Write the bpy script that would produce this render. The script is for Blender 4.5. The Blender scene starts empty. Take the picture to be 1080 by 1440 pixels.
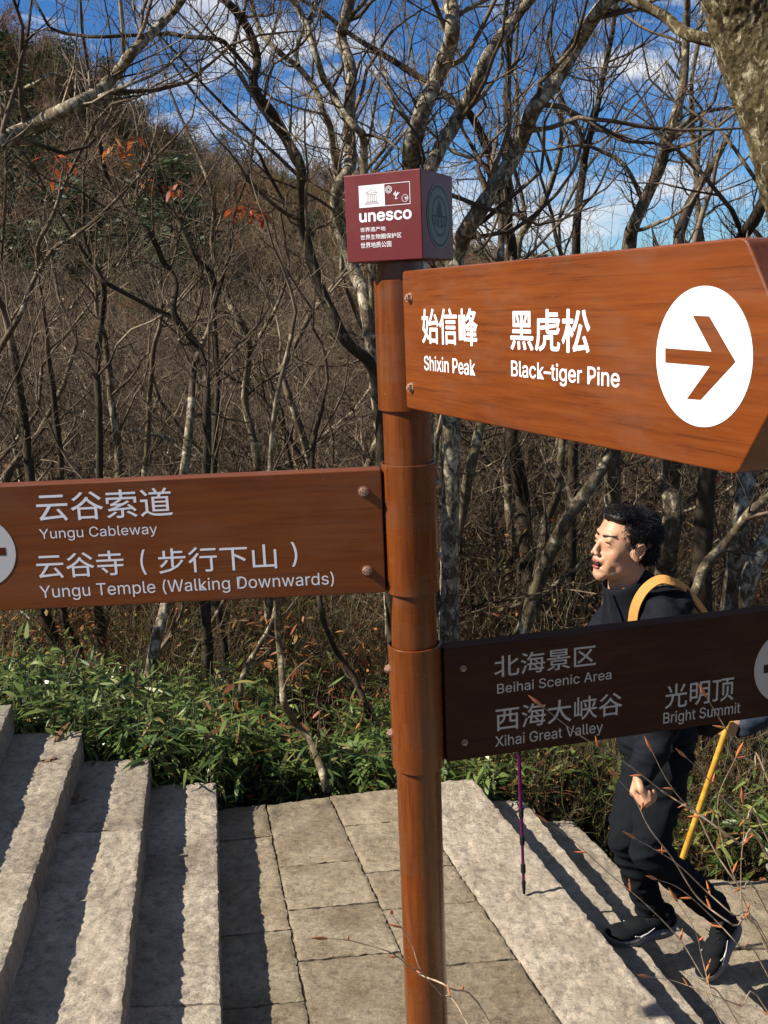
import bpy, bmesh, math, random, os
import numpy as np
from mathutils import Vector, Matrix, noise

SC = bpy.context.scene
COL = SC.collection
rad = math.radians
V = Vector

# ------------------------------------------------------------------ camera
CAMZ = 2.14                      # lens height above the paved landing
F = 1374.7
PITCH, ROLL = .2141, .039
_cp, _sp, _c, _s = math.cos(PITCH), math.sin(PITCH), math.cos(ROLL), math.sin(ROLL)
W_ = V((0, _cp, -_sp)); R_ = V((_c, -_s*_sp, -_s*_cp)); U_ = V((_s, _c*_sp, _c*_cp))
EYE = V((0, 0, CAMZ))
cam = bpy.data.cameras.new('camera'); camo = bpy.data.objects.new('camera', cam); COL.objects.link(camo)
camo.matrix_world = Matrix(((R_.x, U_.x, -W_.x, 0), (R_.y, U_.y, -W_.y, 0), (R_.z, U_.z, -W_.z, CAMZ), (0, 0, 0, 1)))
cam.sensor_fit = 'HORIZONTAL'; cam.sensor_width = 27.0; cam.lens = 27.0*F/1080
cam.clip_start = .02; cam.clip_end = 3000
SC.camera = camo

# ------------------------------------------------------------------ light
AZ, EL = rad(10.5), rad(39.8)
SUN = V((-math.cos(AZ)*math.cos(EL), -math.sin(AZ)*math.cos(EL), math.sin(EL)))
wd = bpy.data.worlds.new('World'); SC.world = wd; wd.use_nodes = True
nt = wd.node_tree; nt.nodes.clear()
def wn(t, **k):
    n = nt.nodes.new(t)
    for a, b in k.items(): setattr(n, a, b)
    return n
sky = wn('ShaderNodeTexSky', sky_type='NISHITA', sun_disc=False, sun_elevation=EL, sun_rotation=math.atan2(SUN.x, SUN.y), altitude=1600, air_density=1.0, dust_density=.4, ozone_density=3.2)
hs = wn('ShaderNodeHueSaturation'); hs.inputs['Saturation'].default_value = 1.2; hs.inputs['Value'].default_value = 1.15
nt.links.new(sky.outputs[0], hs.inputs['Color'])
tcw = wn('ShaderNodeTexCoord'); mpw = wn('ShaderNodeMapping'); mpw.inputs['Scale'].default_value = (1.6, 1.6, 4.6); mpw.inputs['Rotation'].default_value = (.2, .5, .4); mpw.inputs['Location'].default_value = (.35, .1, .75)
nzw = wn('ShaderNodeTexNoise'); nzw.inputs['Scale'].default_value = 2.9; nzw.inputs['Detail'].default_value = 9; nzw.inputs['Roughness'].default_value = .6; nzw.inputs['Distortion'].default_value = .5
crw = wn('ShaderNodeValToRGB'); crw.color_ramp.elements[0].position = .50; crw.color_ramp.elements[1].position = .63
mxw = wn('ShaderNodeMixRGB'); mxw.inputs[2].default_value = (8.6, 8.9, 9.4, 1)
bgw = wn('ShaderNodeBackground'); bgw.inputs['Strength'].default_value = .05
ow = wn('ShaderNodeOutputWorld')
nt.links.new(tcw.outputs['Generated'], mpw.inputs[0]); nt.links.new(mpw.outputs[0], nzw.inputs['Vector'])
nt.links.new(nzw.outputs[0], crw.inputs[0]); nt.links.new(crw.outputs[0], mxw.inputs[0]); tn = wn('ShaderNodeMixRGB', blend_type='MULTIPLY'); tn.inputs[0].default_value = 1; tn.inputs[2].default_value = (.70, .92, 1.12, 1); nt.links.new(hs.outputs[0], tn.inputs[1]); nt.links.new(tn.outputs[0], mxw.inputs[1])
nt.links.new(mxw.outputs[0], bgw.inputs[0]); nt.links.new(bgw.outputs[0], ow.inputs[0])
sl = bpy.data.lights.new('sun', 'SUN'); sl.energy = 5.0; sl.angle = rad(.53); sl.color = (1, .925, .81)
so = bpy.data.objects.new('sun', sl); COL.objects.link(so); so.rotation_euler = SUN.to_track_quat('Z', 'Y').to_euler()
vs = SC.view_settings
SC.display_settings.display_device = 'sRGB'
vs.view_transform = 'Standard'; vs.look = 'None'; vs.exposure = .93; vs.gamma = 1; vs.use_curve_mapping = False
SC.render.engine = 'CYCLES'
SC.cycles.max_bounces = 5; SC.cycles.diffuse_bounces = 3; SC.cycles.transparent_max_bounces = 6
SC.cycles.use_denoising = True

# ------------------------------------------------------------------ helpers
def ray(px, py): return W_ + R_*((px-540)/F) - U_*((py-720)/F)
def atY(px, py, Y):
    d = ray(px, py); return EYE + d*(Y/d.y)
def atZ(px, py, z):
    d = ray(px, py); return EYE + d*((z-CAMZ)/d.z)
def on_plane(px, py, p0, n):
    d = ray(px, py); return EYE + d*((p0-EYE).dot(n)/d.dot(n))

def tag(o, label=None, cat=None, group=None, kind=None):
    if label: o['label'] = label
    if cat: o['category'] = cat
    if group: o['group'] = group
    if kind: o['kind'] = kind
    return o
def empty(name, loc=(0, 0, 0), parent=None):
    o = bpy.data.objects.new(name, None); COL.objects.link(o); o.location = loc; o.empty_display_size = .1
    if parent: o.parent = parent
    return o
def link(name, me, mat=None, parent=None, smooth=True, M=None):
    o = bpy.data.objects.new(name, me); COL.objects.link(o)
    if mat and not me.materials: me.materials.append(mat)
    if smooth: me.polygons.foreach_set('use_smooth', [True]*len(me.polygons))
    if parent:
        o.parent = parent
    if M is not None: o.matrix_local = M
    return o
def np_mesh(name, verts, faces, k=4):
    verts = np.asarray(verts, np.float32); faces = np.asarray(faces, np.int32).reshape(-1, k)
    me = bpy.data.meshes.new(name)
    me.vertices.add(len(verts)); me.vertices.foreach_set('co', verts.ravel())
    me.loops.add(faces.size); me.loops.foreach_set('vertex_index', faces.ravel())
    me.polygons.add(len(faces)); me.polygons.foreach_set('loop_start', np.arange(0, faces.size, k, dtype=np.int32))
    me.update(calc_edges=True); return me
def bm_mesh(name, bm):
    me = bpy.data.meshes.new(name); bm.to_mesh(me); bm.free(); return me
def evaluated(o):
    dg = bpy.context.evaluated_depsgraph_get(); dg.update()
    return bpy.data.meshes.new_from_object(o.evaluated_get(dg))

def tubes(paths, sides=None):
    """paths: list of (points Nx3, radii N). batched by length and side count -> verts, quads"""
    groups = {}
    for P, Rr in paths:
        r0 = float(Rr[0]); s = sides or (10 if r0 > .03 else 7 if r0 > .012 else 5 if r0 > .006 else 3)
        groups.setdefault((len(P), s), []).append((P, Rr))
    VV, FF, off = [], [], 0
    for (n, s), lst in groups.items():
        P = np.array([a for a, _ in lst], float); Rr = np.array([b for _, b in lst], float)
        T = np.gradient(P, axis=1); T /= np.linalg.norm(T, axis=2, keepdims=True)+1e-12
        m = P[:, -1]-P[:, 0]; m /= np.linalg.norm(m, axis=1, keepdims=True)+1e-12
        ref = np.zeros_like(m); ref[np.arange(len(m)), np.argmin(np.abs(m), axis=1)] = 1
        ref = np.repeat(ref[:, None, :], n, 1)
        A = np.cross(T, ref); A /= np.linalg.norm(A, axis=2, keepdims=True)+1e-12
        B = np.cross(T, A)
        a = np.arange(s)*2*np.pi/s
        ring = P[:, :, None, :] + Rr[:, :, None, None]*(np.cos(a)[None, None, :, None]*A[:, :, None, :]+np.sin(a)[None, None, :, None]*B[:, :, None, :])
        VV.append(ring.reshape(-1, 3))
        k = np.arange(len(lst))[:, None, None]*n*s; i = np.arange(n-1)[None, :, None]*s; j = np.arange(s)[None, None, :]; j2 = (j+1) % s
        q = np.stack([k+i+j, k+i+j2, k+i+s+j2, k+i+s+j], -1).reshape(-1, 4)+off
        FF.append(q); off += len(lst)*n*s
    return np.concatenate(VV), np.concatenate(FF)

# ------------------------------------------------------------------ materials
TONE = (.74, .72, .665)
class Mat:
    def __init__(s, name):
        s.m = bpy.data.materials.new(name); s.m.use_nodes = True; s.t = s.m.node_tree
        s.b = s.t.nodes['Principled BSDF']; s.out = s.t.nodes['Material Output']; s.tc = s.n('ShaderNodeTexCoord')
    def n(s, t, **k):
        n = s.t.nodes.new(t)
        for a, b in k.items(): setattr(n, a, b)
        return n
    def l(s, a, b): s.t.links.new(a, b)
    def map(s, scale=(1, 1, 1), rot=(0, 0, 0), src='Object'):
        m = s.n('ShaderNodeMapping'); m.inputs['Scale'].default_value = scale; m.inputs['Rotation'].default_value = rot
        s.l(s.tc.outputs[src], m.inputs[0]); return m.outputs[0]
    def noise(s, vec, sc, det=5, rough=.55, dist=0):
        n = s.n('ShaderNodeTexNoise'); n.inputs['Scale'].default_value = sc; n.inputs['Detail'].default_value = det
        n.inputs['Roughness'].default_value = rough; n.inputs['Distortion'].default_value = dist; s.l(vec, n.inputs['Vector']); return n.outputs[0]
    def ramp(s, fac, stops):
        r = s.n('ShaderNodeValToRGB'); e = r.color_ramp.elements
        while len(e) < len(stops): e.new(.5)
        for k, (p, c) in enumerate(stops): e[k].position = p; e[k].color = (*c, 1)
        s.l(fac, r.inputs[0]); return r.outputs[0]
    def mix(s, fac, a, b, mode='MIX'):
        m = s.n('ShaderNodeMixRGB', blend_type=mode)
        for i, x in ((0, fac), (1, a), (2, b)):
            if hasattr(x, 'links'): s.l(x, m.inputs[i])
            elif isinstance(x, (int, float)): m.inputs[i].default_value = x
            else: m.inputs[i].default_value = (*x, 1)
        return m.outputs[0]
    def bump(s, h, dist, strength=1, prev=None):
        b = s.n('ShaderNodeBump'); b.inputs['Distance'].default_value = dist; b.inputs['Strength'].default_value = strength
        s.l(h, b.inputs['Height'])
        if prev: s.l(prev, b.inputs['Normal'])
        return b.outputs[0]
    def fin(s, col=None, rough=.8, normal=None, spec=.3, **kw):
        if col is not None:
            tone = kw.pop('tone', TONE)
            if hasattr(col, 'links'): s.l(s.mix(1, col, tone, 'MULTIPLY'), s.b.inputs['Base Color'])
            else: s.b.inputs['Base Color'].default_value = (*[a*b for a, b in zip(col, tone)], 1)
        if hasattr(rough, 'links'): s.l(rough, s.b.inputs['Roughness'])
        else: s.b.inputs['Roughness'].default_value = rough
        s.b.inputs['Specular IOR Level'].default_value = spec
        if normal: s.l(normal, s.b.inputs['Normal'])
        for k, v in kw.items(): s.b.inputs[k.replace('_', ' ')].default_value = v
        return s.m

def wood_mat(name, grain, cols, rough=.3, coat=.15):
    m = Mat(name); rs = m.n('ShaderNodeObjectInfo')
    v = m.map(grain)
    big = m.noise(m.map(tuple(g*.28 for g in grain)), 1, 3, .5, .9)
    fine = m.noise(v, 4.5, 6, .65, .3)
    w = m.n('ShaderNodeMath', operation='MULTIPLY_ADD'); m.l(fine, w.inputs[0]); w.inputs[1].default_value = .6
    w2 = m.n('ShaderNodeMath', operation='MULTIPLY'); m.l(big, w2.inputs[0]); w2.inputs[1].default_value = .42; m.l(w2.outputs[0], w.inputs[2])
    c = m.ramp(w.outputs[0], [(.33, cols[0]), (.48, cols[1]), (.56, cols[2]), (.7, cols[3])])
    line = m.ramp(m.noise(m.map(tuple(g*4 if g > 5 else g*1.6 for g in grain)), 2.6, 5, .7, .2), [(.36, (.42, .36, .3)), (.46, (1, 1, 1))])
    c = m.mix(.55, c, line, 'MULTIPLY')
    # scratches and specks of wear
    sp = m.noise(m.map((30, 30, 30)), 5, 2, .5)
    c = m.mix(m.ramp(sp, [(.75, (0, 0, 0)), (.8, (1, 1, 1))]), c, (.5, .4, .3))
    dirt = m.noise(m.map((2, 2, 5)), 2.2, 5, .7)
    c = m.mix(m.ramp(dirt, [(.5, (0, 0, 0)), (.85, (.35, .35, .35))]), c, (.16, .11, .07))
    r = m.ramp(dirt, [(.35, (rough,)*3), (.7, (rough+.22,)*3)])
    nb = m.bump(fine, .0006, .35)
    m.b.inputs['Coat Weight'].default_value = coat; spc = .4 if coat else .15; m.b.inputs['Coat Roughness'].default_value = .25
    return m.fin(c, r, nb, spc)
WC = [(.11, .023, .003), (.185, .044, .006), (.215, .054, .008), (.265, .073, .011)]
M_board = wood_mat('board_wood_print', (.9, 14, 14), WC)
M_boardA = wood_mat('board_wood_print_dark', (.9, 14, 14), [(.105, .024, .003), (.185, .045, .005), (.215, .055, .006), (.26, .073, .009)], .35)
M_boardC = wood_mat('board_wood_print_shaded', (.9, 14, 14), [(.035, .012, .005), (.055, .019, .008), (.066, .023, .009), (.085, .031, .012)], .6, 0)  # darker copy of the wood print, board C's shade painted into the colour
M_pole = wood_mat('pole_wood_print', (14, 14, 1.1), [(.11, .025, .004), (.185, .047, .007), (.22, .058, .009), (.28, .082, .012)], .17, .4)
m = Mat('white_print'); nz = m.noise(m.map(), 90, 4, .7)
M_white = m.fin(m.ramp(nz, [(.24, (.6, .58, .56)), (.33, (.82, .82, .84))]), .45, tone=(.95, .95, .95))
m = Mat('white_print_shaded'); nz = m.noise(m.map(), 110, 4, .7)
M_white_shaded = m.fin(m.ramp(nz, [(.26, (.42, .38, .33)), (.42, (.64, .59, .52))]), .5)  # white print on board C, greyed to paint in its shade
M_disc_grey = Mat('disc_grey').fin((.72, .74, .77), .4)
M_arrow = Mat('arrow_brown').fin((.30, .062, .012), .4)
M_arrow_dark = Mat('arrow_dark').fin((.12, .02, .01), .4)
M_arrow_shaded = Mat('arrow_shaded').fin((.03, .012, .008), .4)  # arrow brown for board C, darkened with the same painted shade
m = Mat('maroon_paint'); a = m.noise(m.map(), 350, 2, .5); b2 = m.noise(m.map(), 9, 4, .6)
c = m.mix(m.ramp(a, [(.3, (0, 0, 0)), (.7, (1, 1, 1))]), (.15, .020, .022), (.19, .028, .030)); c = m.mix(m.ramp(b2, [(.45, (0, 0, 0)), (.8, (.5, .5, .5))]), c, (.28, .07, .07))
M_maroon = m.fin(c, .42, m.bump(a, .0004, .4))
M_temple = Mat('emblem_line_tan').fin((.35, .25, .22), .5)
M_seal = Mat('seal_green_grey').fin((.16, .2, .18), .5)
M_seald = Mat('seal_dark').fin((.022, .035, .032), .5)
m = Mat('bolt_metal'); M_bolt = m.fin(m.ramp(m.noise(m.map(), 200, 3), [(.35, (.25, .12, .07)), (.6, (.62, .42, .33))]), .45, None, .5, Metallic=.35)
M_black = Mat('black_gap').fin((.02, .012, .01), .7)

def stone_mat(name, c0, c1, c2, lich):
    m = Mat(name); v = m.map(src='Object')
    oi = m.n('ShaderNodeObjectInfo')
    add = m.n('ShaderNodeVectorMath', operation='ADD'); m.l(v, add.inputs[0]); sc_ = m.n('ShaderNodeVectorMath', operation='SCALE'); m.l(oi.outputs['Location'], sc_.inputs[0]); sc_.inputs['Scale'].default_value = 3.3; m.l(sc_.outputs[0], add.inputs[1]); v = add.outputs[0]
    big = m.noise(v, 5.5, 5, .65, .4); med = m.noise(v, 34, 6, .7); grit = m.noise(v, 260, 3, .7)
    c = m.ramp(big, [(.32, c0), (.5, c1), (.68, c2)])
    c = m.mix(.75, c, m.ramp(med, [(.3, (.42, .39, .36)), (.5, (.95, .95, .95)), (.7, (1.2, 1.15, 1.08))]), 'MULTIPLY')
    c = m.mix(.7, c, m.ramp(grit, [(.35, (.6, .58, .56)), (.6, (1.1, 1.1, 1.1))]), 'MULTIPLY')
    c = m.mix(m.ramp(m.noise(v, 3.1, 6, .7), [(.55, (0, 0, 0)), (.72, (.6, .6, .6))]), c, lich)
    c = m.mix(1, c, m.ramp(oi.outputs['Random'], [(0, (.80, .77, .72)), (.4, (1, .97, .93)), (.75, (1.1, 1.06, 1.0)), (1, (.92, .93, .88))]), 'MULTIPLY')
    st_ = m.noise(v, 1.7, 5, .7, 1); c = m.mix(m.ramp(st_, [(.52, (0, 0, 0)), (.62, (.22, .22, .22))]), c, (.14, .115, .085))
    vm = m.n('ShaderNodeMapping'); vm.inputs['Scale'].default_value = (26, 70, 40); vm.inputs['Rotation'].default_value = (0, 0, .5); m.l(v, vm.inputs[0])
    ch = m.noise(vm.outputs[0], 1, 7, .72, .35)
    n1 = m.bump(ch, .03, 1); n2 = m.bump(med, .011, .9, n1); n3 = m.bump(grit, .002, .8, n2)
    return m.fin(c, .9, n3, .2, tone=(1.0, 1.0, .97))
M_step = stone_mat('step_granite', (.42, .365, .30), (.56, .495, .415), (.68, .61, .52), (.32, .27, .20))
M_pave = stone_mat('paving_granite', (.30, .245, .175), (.42, .355, .265), (.52, .455, .355), (.21, .17, .11))
M_joint = stone_mat('joint_dirt', (.09, .075, .05), (.15, .125, .09), (.22, .19, .14), (.05, .055, .02))

def bark_mat(name, d0, d1, pale, th, lsc=9, bd=.006, soft=.1):
    m = Mat(name); v = m.map((1, 1, .45))
    st = m.noise(v, 30, 6, .7, .4); c = m.ramp(st, [(.3, d0), (.65, d1)])
    li = m.noise(m.map((1, 1, .6)), lsc, 7, .72, .6)
    c = m.mix(m.ramp(li, [(th, (0, 0, 0)), (th+soft, (1, 1, 1))]), c, m.ramp(m.noise(m.map(), 40, 3), [(.35, tuple(x*.62 for x in pale)), (.6, pale)]))
    li2 = m.noise(m.map(), 5, 4, .6); c = m.mix(m.ramp(li2, [(.6, (0, 0, 0)), (.75, (.55, .55, .55))]), c, (.075, .085, .03))
    return m.fin(c, .9, m.bump(li, bd*.7, .8, m.bump(st, bd, .9)), .15, tone=(1.02, 1.0, .93))
M_barkd = bark_mat('bark_dark', (.020, .015, .011), (.06, .046, .032), (.30, .27, .20), .62, 14)
M_barkm = bark_mat('bark_mid', (.035, .027, .018), (.14, .11, .07), (.42, .38, .28), .53, 16)
M_barkp = bark_mat('bark_pale', (.035, .026, .018), (.15, .12, .08), (.50, .46, .36), .47, 26, .006, .13)
M_barkbig = bark_mat('bark_mossy', (.028, .02, .010), (.13, .10, .05), (.40, .35, .24), .53, 42, .02, .08)
m = Mat('twigs'); oi = m.n('ShaderNodeObjectInfo')
nz = m.noise(m.map(), 2.2, 4, .7)
M_twig = m.fin(m.ramp(nz, [(.3, (.030, .021, .015)), (.48, (.11, .078, .052)), (.66, (.36, .29, .21))]), .8, None, .2)
m = Mat('far_twigs'); ga = m.n('ShaderNodeObjectInfo')
c = m.ramp(ga.outputs['Random'], [(0, (.10, .065, .04)), (.25, (.21, .135, .085)), (.45, (.34, .26, .19)), (.62, (.27, .13, .07)), (.84, (.13, .13, .05)), (1, (.22, .16, .10))])
M_far = m.fin(c, .85, None, .1)

m = Mat('brush_twigs'); oi = m.n('ShaderNodeObjectInfo')
c1_ = m.ramp(oi.outputs['Random'], [(0, (.07, .05, .03)), (.25, (.17, .12, .075)), (.45, (.36, .30, .21)), (.6, (.12, .075, .045)), (.75, (.24, .12, .06)), (.88, (.13, .125, .05)), (1, (.30, .23, .15))])
M_brush = m.fin(m.mix(.5, c1_, m.ramp(m.noise(m.map(), 5, 3, .6), [(.35, (.35, .33, .3)), (.65, (1.3, 1.3, 1.3))]), 'MULTIPLY'), .85, None, .1)
def leaf_mat(name, stops, rough=.36, trans=.35, spec=.55):
    m = Mat(name); at = m.n('ShaderNodeAttribute'); at.attribute_name = 'tint'
    c = m.ramp(at.outputs['Fac'], stops); c = m.mix(1, c, (1.0, .98, .92), 'MULTIPLY'); m.fin(c, rough, None, spec, tone=(1, 1, 1))
    tr = m.n('ShaderNodeBsdfTranslucent'); m.l(c, tr.inputs[0]); mx = m.n('ShaderNodeMixShader'); mx.inputs[0].default_value = trans
    m.l(m.b.outputs[0], mx.inputs[1]); m.l(tr.outputs[0], mx.inputs[2]); m.l(mx.outputs[0], m.out.inputs[0]); return m.m
M_leaf = leaf_mat('bamboo_leaf', [(0, (.045, .085, .022)), (.35, (.09, .15, .035)), (.7, (.20, .26, .07)), (.86, (.36, .36, .11)), (.9, (.24, .19, .05)), (.95, (.22, .09, .03)), (1, (.30, .16, .07))])
M_dry = leaf_mat('dry_leaf', [(0, (.20, .055, .02)), (.5, (.36, .10, .03)), (.8, (.42, .17, .06)), (1, (.45, .32, .09))], .6, .4)
M_red = leaf_mat('autumn_leaf', [(0, (.42, .06, .02)), (.5, (.5, .13, .03)), (.8, (.5, .2, .08)), (1, (.5, .34, .09))], .6, .5)
M_ever = leaf_mat('evergreen_leaf', [(0, (.012, .028, .012)), (.5, (.03, .055, .018)), (1, (.07, .095, .03))], .6, .2)

m = Mat('forest_floor'); v = m.map()
a = m.noise(v, .25, 5, .65); b2 = m.noise(v, 14, 7, .75); g = m.noise(v, .09, 4, .6)
c = m.ramp(b2, [(.3, (.030, .021, .013)), (.48, (.085, .056, .034)), (.62, (.15, .10, .06)), (.75, (.20, .12, .06))])
c = m.mix(m.ramp(a, [(.45, (0, 0, 0)), (.65, (.6, .6, .6))]), c, (.11, .062, .03))
c = m.mix(m.ramp(g, [(.5, (0, 0, 0)), (.62, (.45, .45, .45))]), c, (.045, .05, .022))
M_floor = m.fin(c, .95, m.bump(b2, .05, .8), .1)

# ------------------------------------------------------------------ ground
K = 1.07
RIDGE = [(-700, 40), (-300, -10), (-60, 20), (0, 45), (60, 70), (110, 108), (150, 140), (200, 165), (240, 205), (290, 205), (360, 222), (430, 240), (480, 258), (560, 292), (640, 330), (760, 356), (880, 372), (1080, 378), (1400, 385)]
ra, re = [], []
for px, py in RIDGE:
    d = ray(px, py+(34 if px < 600 else 52)); ra.append(math.atan2(d.x, d.y)); re.append(math.atan2(d.z, math.hypot(d.x, d.y)))
ra = [-math.pi, -2.2]+ra+[2.2, math.pi]; re = [.03, .08]+re+[.03, .03]
def smooth(t): t = min(max(t, 0), 1); return t*t*(3-2*t)
def ground_z(x, y):
    rho = math.hypot(x, y); th = math.atan2(x, y)
    base = -.30 - .29*min(max(x, -1.9), 1.6)
    if y > 3.6: base = base*(1-smooth((y-3.9)/2.6)) + (-.62-.06*max(min(x, 6), -6))*smooth((y-3.9)/2.6)
    base -= .6*smooth((rho-7)/9)
    e = float(np.interp(th, ra, re)); rr = 95 + 25*math.sin(th*3+1)
    top = CAMZ + rr*math.tan(e)
    if rho > 12:
        t = (rho-12)/(rr-12)
        if t < 1: base = base + (top-base)*(.25*t+.75*t*t)*(1)
        else: base = top - (rho-rr)*.22*(1 if rho < 300 else 300/rho)
    n = noise.noise(V((x*.35, y*.35, 0)))*.10 + noise.noise(V((x*.06, y*.06, 3)))*min(1.6, .02*rho)
    if rho > 30: n += noise.noise(V((x*.11, y*.11, 7)))*.7
    k = smooth((rho-4)/4)
    base = base + n*(.25+.75*k)
    # keep clear of the stairs and the landing
    if -6 < x < 3.2 and -3 < y < 4.2:
        stair = -.128*(math.floor((x+.8)/.28)) if x < -.8 else (0 if x < .3 else -.128*(1+math.floor((x-.3)/.28)))
        base = min(base, -.22 if -.8 <= x < .4 else (-.14+(-.8-x)*.30 if x < -.8 else -.62))
    return base
NR, NT = 150, 260
rhos = [0.0]+[.5*(1400/.5)**(i/(NR-1)) for i in range(NR)]
vv = [(0, 0, ground_z(0, 0))]; ff = []
for i in range(1, NR+1):
    for j in range(NT):
        th = 2*math.pi*j/NT; x, y = rhos[i]*math.sin(th), rhos[i]*math.cos(th); vv.append((x, y, ground_z(x, y)))
for i in range(NR-1):
    for j in range(NT):
        a = 1+i*NT+j; b = 1+i*NT+(j+1) % NT; ff.append((a, b, b+NT, a+NT))
me = bpy.data.meshes.new('ground'); me.from_pydata(vv, [], [(0, 1+(j+1) % NT, 1+j) for j in range(NT)]+[(a, d, c_, b) for a, b, c_, d in ff]); me.update()
tag(link('ground', me, M_floor), 'brown leaf-littered forest floor rising to a steep wooded hillside', kind='structure')

# ------------------------------------------------------------------ stones
def stone(name, corners, z, h, mat, parent, rough=.004, seed=0, edge=.004, cell=.016):
    """quad-plan block with an uneven hammered top; corners near-left, near-right, far-right, far-left (x,y)"""
    a, b, c_, d = [V((p[0], p[1], 0)) for p in corners]
    nu = max(3, min(70, int((b-a).length/cell))); nv = max(3, min(110, int((d-a).length/cell)))
    verts = []; so_ = V((seed*7.3, seed*3.1, 0))
    cen = (a+b+c_+d)/4
    for j in range(nv+1):
        for i in range(nu+1):
            u, v = i/nu, j/nv
            p = (a.lerp(b, u)).lerp(d.lerp(c_, u), v)
            q = p+so_
            hh = noise.noise(q*22)*.6+noise.noise(V((q.x*38, q.y*95, 0)))*.75+noise.noise(q*5)*.6
            du = min(u, 1-u)*(b-a).length; dv = min(v, 1-v)*(d-a).length; de = min(du, dv)
            dz = rough*hh - .0035*math.exp(-de/.004)
            off = V((noise.noise(q*16+V((0, 0, 9))), noise.noise(q*16+V((0, 0, 19))), 0))*edge
            if de < 1e-6:
                off = off*.6 + V((noise.noise(q*62+V((0, 0, 29))), noise.noise(q*62+V((0, 0, 39))), 0))*edge*1.1
            verts.append(p-cen+off+V((0, 0, dz)))
    W = nu+1; faces = [(j*W+i, j*W+i+1, (j+1)*W+i+1, (j+1)*W+i) for j in range(nv) for i in range(nu)]
    loop = [i for i in range(W)]+[j*W+nu for j in range(1, nv+1)]+[nv*W+i for i in range(nu-1, -1, -1)]+[j*W for j in range(nv-1, 0, -1)]
    m0 = len(verts)
    for k, rowf in enumerate((.4, 1)):
        for i in loop:
            p = verts[i]; w = V((noise.noise(V((p.x, p.y, rowf))*14+so_), noise.noise(V((p.x, p.y, rowf+5))*14+so_), 0))*edge*.8
            verts.append(V((p.x, p.y, -h*rowf))+w)
    n = len(loop)
    for i in range(n):
        i2 = (i+1) % n
        faces.append((loop[i2], loop[i], m0+i, m0+i2)); faces.append((m0+i2, m0+i, m0+n+i, m0+n+i2))
    me = bpy.data.meshes.new(name); me.from_pydata(verts, [], faces); me.update()
    o = link(name, me, mat, parent); o.location = (cen.x, cen.y, z)
    try: me.set_sharp_from_angle(angle=rad(50))
    except Exception: pass
    return o
def P2(px, py, z):
    p = atZ(px, py, z); return (p.x, p.y)
def ext(p, q, y):           # point on line p-q at world y
    t = (y-p[1])/(q[1]-p[1]); return (p[0]+(q[0]-p[0])*t, y)
H = .128
stairs_up = empty('stone_stairs', (0, 0, 0)); tag(stairs_up, 'rough hewn granite stairs climbing from the landing to the left', kind='structure')
landing = empty('stone_pavement', (0, 0, 0)); tag(landing, 'level landing paved with weathered granite slabs', kind='structure')
stairs_dn = empty('lower_stone_stairs', (0, 0, 0)); tag(stairs_dn, 'long granite steps going down to the right of the landing', kind='structure')
# rising flight: right edge of each tread given by two picture points back-projected on its own level
E = {1: ((303, 1100), (310, 1440)), 2: ((210, 1066), (169, 1440)), 3: ((115, 1027), (0, 1368)), 4: ((17, 990), (0, 1045))}
edge = {}
for k, (p, q) in E.items():
    edge[k] = (P2(*p, k*H), P2(*q, k*H))
p4 = edge[4][0]; edge[4] = (p4, (p4[0]+.30, p4[1]-1.75))
for k in range(5, 12): edge[k] = tuple((a[0]-.285*(k-4), a[1]+.0*(k-4)) for a in edge[4])
yfar = {k: edge[k][0][1] for k in edge}
splits = {1: [1.2, 2.52, 4], 2: [1.0, 3.30, 4], 3: [1.3, 2.84, 4], 4: [1.1, 2.6, 4]}
for k in range(1, 11):
    nxt = edge[k+1] if k+1 in edge else None
    ys = splits.get(k, [1.2, 2.7, 4]); ys = ys[:-1]+[yfar[k]]
    ys = [-.9]+ys
    for i in range(len(ys)-1):
        y0, y1 = ys[i]+.002, ys[i+1]-.002
        R0, R1 = ext(*edge[k], y0), ext(*edge[k], y1); L0, L1 = ext(*nxt, y0), ext(*nxt, y1)
        L0 = (L0[0]-.05, y0); L1 = (L1[0]-.05, y1)
        fine = y1 > 1.5 and k < 5
        o = stone('step_stone', (L0, R0, R1, L1), k*H, H-.002, M_step, stairs_up, .0085 if fine else .004, k*5+i, .0055, .0125 if fine else .05)
# landing paving
e1 = edge[1]
J1 = (P2(374.5, 1132, 0), P2(435.5, 1440, 0)); J2 = (P2(465, 1122, 0), P2(566, 1341, 0)); J3 = (P2(628, 1200, 0), P2(790, 1440, 0)); J4 = (P2(665, 1095, 0), P2(880, 1355, 0))
def yj(px, py): return P2(px, py, 0)[1]
cols = [((lambda y: ext((e1[0][0]-.06, e1[0][1]), (e1[1][0]-.06, e1[1][1]), y)), J1, [yj(343, 1179), yj(358, 1311), yj(370, 1413)]),
        (J1, J2, [yj(447, 1213), yj(470, 1273), yj(488, 1344)]),
        (J2, J3, [yj(523, 1156), yj(539, 1222), yj(651, 1270), yj(682, 1353)])]
def lf(L): return L if callable(L) else (lambda y: ext(*L, y))
farl = (P2(308, 1137, 0), P2(665, 1095, 0))
def fary(x): return farl[0][1]+(x-farl[0][0])*(farl[1][1]-farl[0][1])/(farl[1][0]-farl[0][0])
sd = 50
G = .0038
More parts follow.
